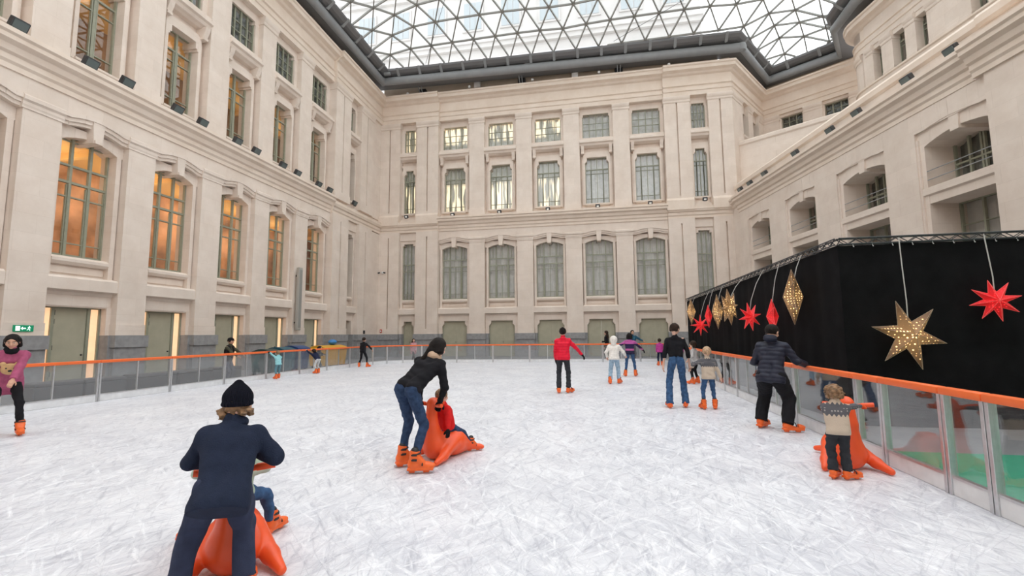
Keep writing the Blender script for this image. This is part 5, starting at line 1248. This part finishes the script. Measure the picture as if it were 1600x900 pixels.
        if hood: T.ell(neck - f * .065 * H + u * .005 * H, np.array((.105, .07, .06)) * 1.05 * s * (1 + .15 * kid), np.array([r, f, u]), .03)
        T.disp = folds(foldamp, 24, int(x * 131 + y * 17) % 89 + 3, ((.07 * s + .004, .009 * s, u) if topkind == 'puffer' else None))
        part({'sweater': 'sweater', 'puffer': 'puffer_jacket', 'coat': 'coat', 'loose': 'jacket'}[topkind], T.mesh('person_top', top, min(vox, .012)), root)
    if vest:
        T = SDF()
        for k in (-1, 1): T.cone(pv + r * .045 * H * k + u * .02 * H, chest + r * .066 * H * k, .115 * q, .118 * q, .04); T.cone(chest + r * .06 * H * k, neck + r * .06 * H * k - u * .04 * H, .1 * q, .075 * q, .03)
        part('vest', T.mesh('person_vest', vest, .013), root)
    if gloves is not None:
        for i, k in ((0, -1), (1, 1)):
            if gloves[i] is None: continue
            G = SDF(); d = E[i][1] - E[i][0]; pn = np.array((-k, 0, 0.)) if hands[i] is None else np.array((-k * .35, 0, -1.)); hand_prims(G, E[i][1] + d / np.linalg.norm(d) * .02 * s, d, pn, k, s * (1 + .1 * kid), .0055, curl)
            part('glove', G.mesh('person_glove', gloves[i], .006), root)
    if scarf:
        S = SDF(); up_ = (.02 if hat == 'beanie' else .005) * H
        for t in np.linspace(0, 2 * pi, 9)[:-1]:
            a = neck + u * up_ + (r * math.cos(t) * .055 + f * math.sin(t) * .06) * s * 1.05; b = neck + u * up_ + (r * math.cos(t + .8) * .055 + f * math.sin(t + .8) * .06) * s * 1.05; S.cone(a + u * .008 * math.sin(2 * t), b, .036 * s, .036 * s, .02); S.cone(a - u * .03 * s, b - u * .03 * s, .04 * s, .04 * s, .02)
        S.disp = folds(.004, 40, 4); part('scarf', S.mesh('person_scarf', scarf, .009), root)
    # hair and hats
    hm = hairm or H_DARK
    if hair:
        h = SDF(); h.ell(Hp(0, -.16, .16 if hair != 'tufts' else -.05), np.array((.9, 1.03, .97) if hair != 'tufts' else (.8, .95, .75)) * headr, HR, .02)
        h.sub(Hp(0, .95, -.45), np.array((.74, .72, 1.02)) * headr, HR, .02 * s)
        h.sub(Hp(0, .2, -1.2), np.array((1.3, 1.1, .78)) * headr, HR, .02 * s) if hair in ('short', 'bun', 'pony') else None
        if hair == 'long':
            for k in (-.55, -.2, .2, .55):
                a = Hp(k, -.7 + .3 * abs(k), -.1); b = Hp(k * 1.3, -.72, -1.3); h.cone(a, b, .4 * headr, .34 * headr, .03); h.cone(b, b + (-np.array((0, 0, 1)) * .9 - u * .6 - f * .35) * headr * .8, .34 * headr, .2 * headr, .03)
        if hair == 'forward':        # long straight hair falling forward over one shoulder
            for k in (-.5, 0, .5): h.cone(Hp(k, -.6, 0), Hp(k * 1.1, -.5, -.9), .42 * headr, .36 * headr, .03)
            a = Hp(-.75, -.45, -.7); b = a + np.array((-.1, -.07, -.15)) * s; c = b + np.array((-.08, -.06, -.17)) * s
            h.cone(Hp(-.5, -.5, -.2), a, .5 * headr, .4 * headr, .03); h.cone(a, b, .4 * headr, .34 * headr, .03); h.cone(b, c, .32 * headr, .12 * headr, .02); h.cone(a + np.array((.05, 0, -.02)), b + np.array((.05, .0, -.05)), .24 * headr, .14 * headr, .02)
        if hair == 'bob':
            for k in (-1, -.5, 0, .5, 1): h.cone(Hp(k * .7, -.35 - .2 * (1 - abs(k)), 0), Hp(k * .82, -.45 - .25 * (1 - abs(k)), -.85), .33 * headr, .3 * headr, .03)
        if hair == 'bun': h.ell(Hp(0, -.75, .8), np.array((.42, .42, .42)) * headr, HR, .015)
        if hair == 'pony': h.ell(Hp(0, -1.08, .15), np.array((.25, .28, .28)) * headr, HR, .015); h.cone(Hp(0, -1.15, .1), Hp(.05, -1.25, -.8), .24 * headr, .12 * headr, .02)
        if hair == 'updo': h.ell(Hp(0, -.95, .25), np.array((.5, .35, .45)) * headr, HR, .02); [h.cone(Hp(k, -.5, -.2), Hp(k * 1.05, -.45, -.6), .25 * headr, .15 * headr, .02) for k in (-.6, .6)]
        if hair in ('curly', 'tufts'):
            rs = np.random.RandomState(3)
            for _ in range(60 if hair == 'curly' else 26):
                a = rs.uniform(0, 2 * pi); zz = rs.uniform(-.8, .85) if hair == 'curly' else rs.uniform(-.8, -.35); rr = math.sqrt(max(.1, 1 - zz * zz * .8)); px, py = rr * math.cos(a), rr * math.sin(a) - .16
                if py > .45 and zz < .5: continue
                if hair == 'tufts' and (py > .5 or abs(px) < .55): continue
                h.ell(Hp(px * 1.0, py * 1.05, zz), np.array((.22, .22, .2)) * headr * rs.uniform(.8, 1.3), None, .006)
        if hair in ('curly', 'tufts'): h.disp = folds(.006, 120, 9)
        else: h.disp = folds(.002, 60, 9)
        part('hair', h.mesh('person_hair', hm, min(vox, .009)), root)
    if hat == 'beanie':
        h = SDF(); h.ell(Hp(0, -.12, .42), np.array((.93, 1.06, .98)) * headr, HR, .02); h.cone(Hp(0, -.16, .75), Hp(0, -.26, 1.52), .66 * headr, .22 * headr, .06); h.cut(Hp(0, -.1, -.02), -hup + hf * .25, headr * 2.4)
        for t in np.linspace(0, 2 * pi, 17)[:-1]: h.cone(Hp(.86 * math.cos(t), -.12 + .98 * math.sin(t), .12 + .16 * math.sin(t)), Hp(.86 * math.cos(t + .4), -.12 + .98 * math.sin(t + .4), .12 + .16 * math.sin(t + .4)), .13 * headr, .13 * headr, .01)
        part('beanie', h.mesh('person_beanie', BEANIE, .006), root)
    if hat == 'cap':
        h = SDF(); h.ell(Hp(0, -.12, .42), np.array((.92, 1.06, .72)) * headr, HR, .01); h.cut(Hp(0, 0, .28), -hup, headr * 1.6); h.ell(Hp(0, 1.05, .3), np.array((.6, .55, .07)) * headr, HR, .01)
        part('cap', h.mesh('person_cap', GLOVE_BLACK, .009), root)
    if hat == 'hood':
        h = SDF(); h.ell(Hp(0, -.15, .1), np.array((1.12, 1.2, 1.15)) * headr, HR, .02); h.cone(Hp(0, -.4, -.2), neck - f * .03, .9 * headr, .8 * headr, .04); h.sub(Hp(0, 1.0, -.05), np.array((.72, .7, .85)) * headr, HR, .02)
        part('hood', h.mesh('person_hood', top, .01), root)
    if skates:
        for i in (0, 1):
            yaw = -math.radians(toes[i] if toes else (-12, 12)[i]); fp = footpitch[i] if footpitch else 0.
            off = np.array((math.sin(-yaw), math.cos(-yaw))) * .035 * sksc; fr = part
            add_skate(root, F[i][0] + off[0], F[i][1] + off[1], FZ[i], yaw, sksc, fp, SK_LOW if cuff >= -.05 else SK_HIGH)
    else:
        for i in (0, 1):
            S = SDF(); a = K[i][1]; S.cone(a, a + np.array((0, -.01, -.03)), .042 * s, .046 * s, .02); S.cone((a[0], a[1] - .03 * s, .045 * s), (a[0], a[1] + .15 * s, .035 * s), .043 * s, .038 * s, .02); S.cut((a[0], a[1], .002), (0, 0, -1), .3); part('shoe', S.mesh('person_shoe', BLACK, .009), root)
    if bag:
        m = MB(); c = pv + np.array((.16 * s, -.02, .0)); m.bbox(c[0] - .05, c[0] + .05, c[1] - .13, c[1] + .13, c[2] - .16, c[2] + .1, .03); m.build('shoulder_bag', bag, root, True); m = MB(); m.tube([tuple(c + np.array((0, 0, .09))), tuple(sh[1] + np.array((.0, -.05, .07 * s))), tuple(c + np.array((0, .1, .09)))], .012, 6); m.build('bag_strap', bag, root, True)
    return root, dict(E=E, K=K, pv=pv, u=u, f=f, r=r, chest=chest, sh=sh, neck=neck)

# ---- orange seal skating aid: cone-shaped chest and neck toward the pusher (-y), body and tail toward +y
def make_seal():
    s = SDF()
    s.cone((0, .03, .17), (0, -.03, .5), .15, .08, .06); s.cone((0, -.03, .5), (0, -.02, .7), .085, .066, .03); s.ell((0, .0, .73), (.07, .09, .075), k=.03); s.cone((0, .06, .735), (0, .15, .715), .05, .032, .02)
    s.cone((0, .05, .17), (0, .36, .17), .17, .165, .05); s.cone((0, .36, .17), (0, .6, .09), .165, .08, .05)
    for k in (-1, 1):
        s.cone((k * .03, .62, .08), (k * .12, .76, .05), .05, .03, .03); s.cone((k * .12, .26, .2), (k * .24, .0, .085), .08, .058, .05); s.cone((k * .24, .0, .085), (k * .31, -.17, .04), .058, .034, .03)
        s.cone((k * .05, -.02, .7), (k * .2, -.04, .72), .022, .02, .012)
    s.box((0, .36, .31), (.06, .045, .03), rd=.02, k=.02); s.cut((0, .3, .004), (0, 0, -1), 1.2)
    return s.mesh('seal_body', SEAL_ORANGE, .009)
SEALM = make_seal()
def seal(label, x, y, th, sc):
    t = thing('seal_skating_aid', label, 'skating aid', (x, y, 0), -math.radians(th), 'orange seal skating aids'); o = part('body', SEALM, t); o.scale = (sc,) * 3
    for k in (-1, 1):
        m = MB(); m.tube([(k * .13 * sc, -.035 * sc, .712 * sc), (k * .245 * sc, -.045 * sc, .722 * sc)], .026 * sc, 12); m.build('handle', SEAL_ORANGE, t, True)
        m = MB(); m.lathe([(0, -.012), (.009, -.008), (.012, 0), (.009, .008), (0, .012)], 10, (k * .055 * sc, .07 * sc, .755 * sc)); m.build('eye', BLACK, t, True)
    return t
seal('orange seal skating aid with green-jacketed child, pushed by the child in navy fleece', -2.49, 2.87, -37, .98)
seal('orange seal skating aid carrying the child in red, pushed by the woman in jeans', -2.17, 5.85, 34, .98)
seal('orange seal skating aid held by the small curly-haired child near the right barrier', 2.84, 6.2, 6, 1.04)

# ---- the skaters
person('child in navy fleece and ribbed beanie seen from behind, pushing a seal, near the camera', -2.35, 2.6, -36, 1.26, [(-2.56, 2.52), (-2.24, 2.68)], [(-2.54, 2.78, .78), (-2.36, 2.9, .8)],
       kid=.55, lean=33, side=4, pelvis=(-2.32, 2.57, .67), head=(6, 12), elbows=[(-1, -.3, -.25), (.7, -.4, -.6)], top=NAVY_FLEECE, topkind='loose', hem=.085, trousers=NAVY_TROUSER, flare=.008, baggy=1.2, cuff=.03, fat=1.22, hair='tufts', hairm=H_BROWN, hat='beanie', scarf=NAVY_FLEECE, vox=.008, skates=True, curl=1.1, foldamp=.008, gloves=None)
person('small child in pale green jacket and jeans riding the nearest orange seal', -2.78, 3.2, -37, 1.0, [(-3.13, 3.2), (-2.68, 3.5)], [(-2.78, 3.02, .6), (-2.6, 3.1, .6)],
       kid=1., pelvis=(-2.77, 3.19, .43), lean=-4, knees=[(-1, 1, .6), (1, 1, .6)], top=GREEN_PALE, topkind='loose', trousers=DENIM, fat=1.2, hair='short', hairm=H_BROWN, head=(0, 5), vox=.011, toes=(-40, 40), elbows=[(-1, 0, -.4), (1, 0, -.4)])
person('woman with long dark hair, black sweater and dark jeans bending over a seal', -2.27, 5.36, 20, 1.66, [(-2.42, 5.46), (-2.17, 5.24)], [(-2.35, 5.84, .76), (-2.03, 5.72, .76)],
       lean=47, side=7, pelvis=(-2.31, 5.36, .94), head=(-22, 32), elbows=[(-.7, -.2, -.5), (.7, -.2, -.5)], top=BLACK_KNIT, hem=-.02, trousers=DENIM_DARK, hair='forward', hairm=H_BLACK, gloves=[GLOVE_BLACK, GLOVE_BLACK], scarf=BEIGE, vox=.009, toes=(35, 55), fat=1.08, curl=1.2, baggy=.98)
person('small child in red coat and jeans riding the seal of the woman in jeans', -2.04, 6.08, 36, .98, [(-2.22, 6.52), (-1.8, 6.34)], [(-2.2, 5.88, .4), (-1.95, 5.8, .36)],
       kid=1., pelvis=(-2.05, 6.08, .385), lean=-16, knees=[(-1, .6, .8), (1, .6, .8)], top=RED_COAT, topkind='loose', trousers=DENIM_DARK, fat=1.15, hair='short', hairm=H_BROWN, gloves=[GLOVE_BLACK, GLOVE_BLACK], head=(0, 8), vox=.011, toes=(-20, 25), elbows=[(-1, -.3, -.2), (1, -.3, -.2)], hood=True)
person('woman in red quilted jacket and black trousers skating away, arm held out', -1.02, 12.78, -2, 1.66, [(-1.14, 12.74), (-.88, 12.8)], [None, (-.5, 12.95, 1.02)],
       lean=3, top=RED_QUILT, topkind='puffer', trousers=CHAR_TROUSER, hair='bun', hairm=H_BLACK, gloves=[GLOVE_BLACK, GLOVE_BLACK], toes=(-5, 35), elbows=[None, (.3, -1, -.2)], hem=.0, fat=1.02, baggy=1.1, cuff=-.04)
person('person in white puffer jacket with hood up and pale jeans seen from behind', .42, 15.3, 4, 1.42, [(.28, 15.22), (.56, 15.36)], [(.2, 15.4, .85), (.78, 15.5, .9)],
       kid=.35, lean=10, top=WHITE_QUILT, topkind='puffer', trousers=DENIM_PALE, flare=.02, hair='short', hairm=H_BROWN, hat='hood', head=(0, 20), toes=(-12, 20), fat=1.12, vox=.012)
person('skater in navy and pink banded jacket and jeans, arms spread, far centre', 1.08, 17.98, 8, 1.52, [(.9, 17.92), (1.26, 18.0)], [(.62, 18.1, 1.06), (1.56, 18.15, .98)],
       kid=.2, lean=6, top=band_mat('navy_pink_banded_cloth', (.02, .02, .05), [(.96, (.5, .12, .3)), (1.03, (.03, .02, .07)), (1.2, (.45, .1, .32)), (1.36, (.03, .03, .09))]), topkind='loose', trousers=DENIM, hair='bob', hairm=H_BLACK, gloves=[GLOVE_BLACK, GLOVE_BLACK], toes=(-20, 10), vox=.013)
person('person in petrol blue jacket standing beyond the far barrier, right of centre', 1.92, 28.6, 172, 1.86, [(2.0, 28.6), (1.8, 28.6)], [(2.5, 28.5, 1.25), None], lean=2, top=BLUE_CLOTH, topkind='loose', trousers=BLACK_TROUSER, hair='short', hairm=H_BLACK, skates=False, vox=.015, skin=SKIN2, face=True)
person('woman with long hair and dark coat standing beyond the far barrier', .36, 28.4, -70, 1.84, [(.36, 28.5), (.36, 28.3)], [None, (.1, 28.3, 1.2)], lean=2, top=BLACK_KNIT, topkind='coat', hem=.12, trousers=BLACK_TROUSER, hair='long', hairm=H_DARK, skates=False, vox=.015, bag=BLACK)
person('long-haired person in pale pink coat beyond the far barrier, left part', -12.0, 28.6, 150, 1.46, [(-12.1, 28.6), (-11.9, 28.6)], [None, None], kid=.3, lean=4, top=PINK_PALE, topkind='coat', hem=.14, trousers=BLACK_TROUSER, hair='long', hairm=H_DARK, skates=False, vox=.014, face=True)
person('woman in black sweater and flared blue jeans walking a girl by the hand', 1.58, 10.56, 2, 1.7, [(1.43, 10.52), (1.77, 10.64)], [(1.33, 10.6, .86), (1.88, 10.62, .93)],
       lean=4, top=BLACK_KNIT, hem=-.085, trousers=DENIM, flare=.03, hair='updo', hairm=H_DARK, head=(35, 22), toes=(-8, 10), vox=.01, elbows=[(-.6, -1, -.2), (.6, -1, -.2)], fat=.92, baggy=1.06, sleeve=.93, cuff=.12)
person('girl in patterned cream knit and jeans holding the hand of the woman in black', 2.2, 10.48, 0, 1.22, [(2.1, 10.43), (2.33, 10.48)], [(1.93, 10.56, .88), (2.46, 10.4, .62)],
       kid=.75, lean=4, top=nordic_mat('cream_knit_grey_yoke', .89, 1.06), topkind='loose', hem=.01, trousers=DENIM, hair='pony', hairm=H_BLOND, head=(8, 5), toes=(-15, 12), gloves=[GLOVE_BLACK, None], elbows=[(-1, -.4, -.4), (.8, -1, 0)], vox=.01)
person('dark-haired child in grey top by the right barrier, half hidden behind the girl', 2.92, 15.5, -60, 1.26, [(2.82, 15.42), (3.02, 15.7)], [(2.7, 15.4, .75), None], kid=.7, lean=6, top=GREY_KNIT, topkind='loose', trousers=BLACK_TROUSER, hair='bob', hairm=H_DARK, vox=.012)
person('small far skater in magenta top and dark leggings, far end of the rink', 2.88, 24.0, 0, 1.25, [(2.8, 23.95), (2.97, 24.0)], [None, None], kid=.7, lean=4, top=MAGENTA, trousers=NAVY, hair='short', hairm=H_DARK, vox=.015)
person('man in dark navy puffer jacket and black trousers leaning on the right barrier rail', 2.78, 8.42, 34, 1.74, [(2.62, 8.58), (2.92, 8.26)], [(2.78, 8.75, 1.05), (3.33, 8.5, 1.06)],
       lean=17, pelvis=(2.75, 8.36, .9), head=(12, 25), top=NAVY_QUILT, topkind='puffer', hem=.045, trousers=BLACK_TROUSER, flare=.015, baggy=1.4, cuff=.02, hair='short', hairm=H_BLACK, hood=True, gloves=[GLOVE_BLACK, GLOVE_BLACK], toes=(10, 55), vox=.01, fat=1.14, elbows=[(-.4, -.3, -1), (.3, -.6, -.6)], curl=.9)
person('small curly-haired child in patterned cream sweater holding a seal handle', 2.52, 5.82, 12, .94, [(2.47, 5.78), (2.6, 5.76)], [(2.62, 6.1, .7), (2.98, 6.03, .76)],
       kid=1., lean=6, top=nordic_mat('cream_knit_dark_yoke', .69, .815), topkind='loose', hem=.015, trousers=CHAR_TROUSER, hair='curly', hairm=H_BROWN, head=(10, 0), toes=(30, 60), baggy=1.1, cuff=0., gloves=[RED_GLOVE, RED_GLOVE], vox=.008, elbows=[(-1, -.2, -.2), (1, -.6, .1)], fat=1.12, curl=1.1)
pr, pj = person('woman in rose pink sweatshirt and black leggings at the left picture edge', -9.72, 6.12, 118, 1.6, [(-9.58, 6.22), (-9.95, 6.0)], [(-9.25, 5.78, .72), (-9.62, 5.6, .74)],
       lean=20, head=(12, 20), top=PINK_FLEECE, topkind='loose', hem=.11, trousers=BLACK_TROUSER, hair='bob', hairm=H_BLACK, scarf=GLOVE_BLACK, face=True, vox=.008, skin=SKIN2, toes=(0, 20), fat=1.16, baggy=.92)
person('man in cap, olive jacket and black vest standing behind the left barrier', -13.3, 14.75, 80, 1.64, [(-13.32, 14.85), (-13.32, 14.62)], [(-12.85, 14.9, 1.02), (-12.85, 14.6, 1.02)], lean=6, top=OLIVE_CLOTH, topkind='coat', hem=.03, trousers=GREY_TROUSER, vest=BLACK_KNIT, hair='short', hairm=H_BLACK, hat='cap', skates=False, vox=.011, skin=SKIN2, face=True, head=(10, 10))
person('small child in turquoise top and teal leggings holding the left barrier rail', -12.08, 15.75, -62, 1.0, [(-12.02, 15.62), (-12.12, 15.9)], [(-12.44, 15.72, 1.0), (-12.42, 15.95, .99)], kid=1., lean=10, top=TEAL_PALE, topkind='loose', trousers=TEAL_DARK, hair='short', hairm=H_BROWN, gloves=[GLOVE_BLACK, GLOVE_BLACK], vox=.011, hat=None, elbows=[(-1, 0, -.3), (1, 0, -.3)])
person('child in navy top and pale trousers bent forward over the left barrier rail', -12.06, 18.15, -66, 1.12, [(-11.98, 18.05), (-12.02, 18.3)], [(-12.46, 18.05, .99), (-12.44, 18.4, .99)], kid=.8, lean=48, pelvis=(-11.98, 18.15, .6), top=NAVY, topkind='loose', trousers=WHITE_CLOTH, hair='short', hairm=H_DARK, vox=.012, head=(-10, 0))
person('boy in black sweatshirt and trousers skating with legs apart near the far left corner', -11.95, 22.0, 4, 1.42, [(-12.13, 21.9), (-11.76, 22.05)], [None, (-11.6, 22.25, .86)], kid=.4, lean=6, top=BLACK_KNIT, topkind='loose', trousers=BLACK_TROUSER, hair='short', hairm=H_DARK, vox=.013, toes=(-25, 25), elbows=[None, (1, -.3, .2)])
person('child in dark hooded coat standing outside the left barrier by the containers', -13.25, 20.15, 80, 1.2, [(-13.27, 20.25), (-13.27, 20.05)], [(-12.95, 20.3, .8), (-12.95, 20.0, .8)], kid=.8, lean=8, top=BLACK_KNIT, topkind='coat', hem=.06, trousers=BLACK_TROUSER, hair='short', hairm=H_BLACK, hat='hood', skates=False, vox=.013)
# tan bear patch sewn on the pink sweatshirt
m = MB(); c = pj['chest'] - pj['u'] * .1 + pj['f'] * .1
S = SDF(); R_ = np.array([pj['r'], pj['f'], pj['u']]); S.ell(c + pj['f'] * .035, (.11, .035, .1), R_, .01)
for k in (-1, 1): S.ell(c + pj['f'] * .03 + pj['r'] * .085 * k + pj['u'] * .085, (.04, .025, .04), R_, .01)
o = part('bear_patch', S.mesh('bear_patch', fabric('tan_plush', (.62, .4, .2)), .008), pr)
S = SDF(); S.ell(c + pj['f'] * .07 - pj['u'] * .02, (.025, .012, .02), R_, .005); [S.ell(c + pj['f'] * .066 + pj['r'] * .045 * k + pj['u'] * .025, (.012, .01, .012), R_, .003) for k in (-1, 1)]; part('bear_face', S.mesh('bear_face', BLACK, .005), o)
# ================================================================== LIGHT
w = bpy.data.worlds.new('sky'); SC.world = w; w.use_nodes = True
bg = w.node_tree.nodes['Background']; bg.inputs[0].default_value = (.95, .975, 1.0, 1); bg.inputs[1].default_value = 1.0
SC.view_settings.view_transform = 'Standard'; SC.view_settings.look = 'None'; SC.view_settings.gamma = 1; SC.view_settings.use_curve_mapping = False
SC.view_settings.exposure = 1.4
SC.cycles.use_denoising = True
SC.cycles.max_bounces = 10; SC.cycles.transparent_max_bounces = 24; SC.cycles.diffuse_bounces = 6
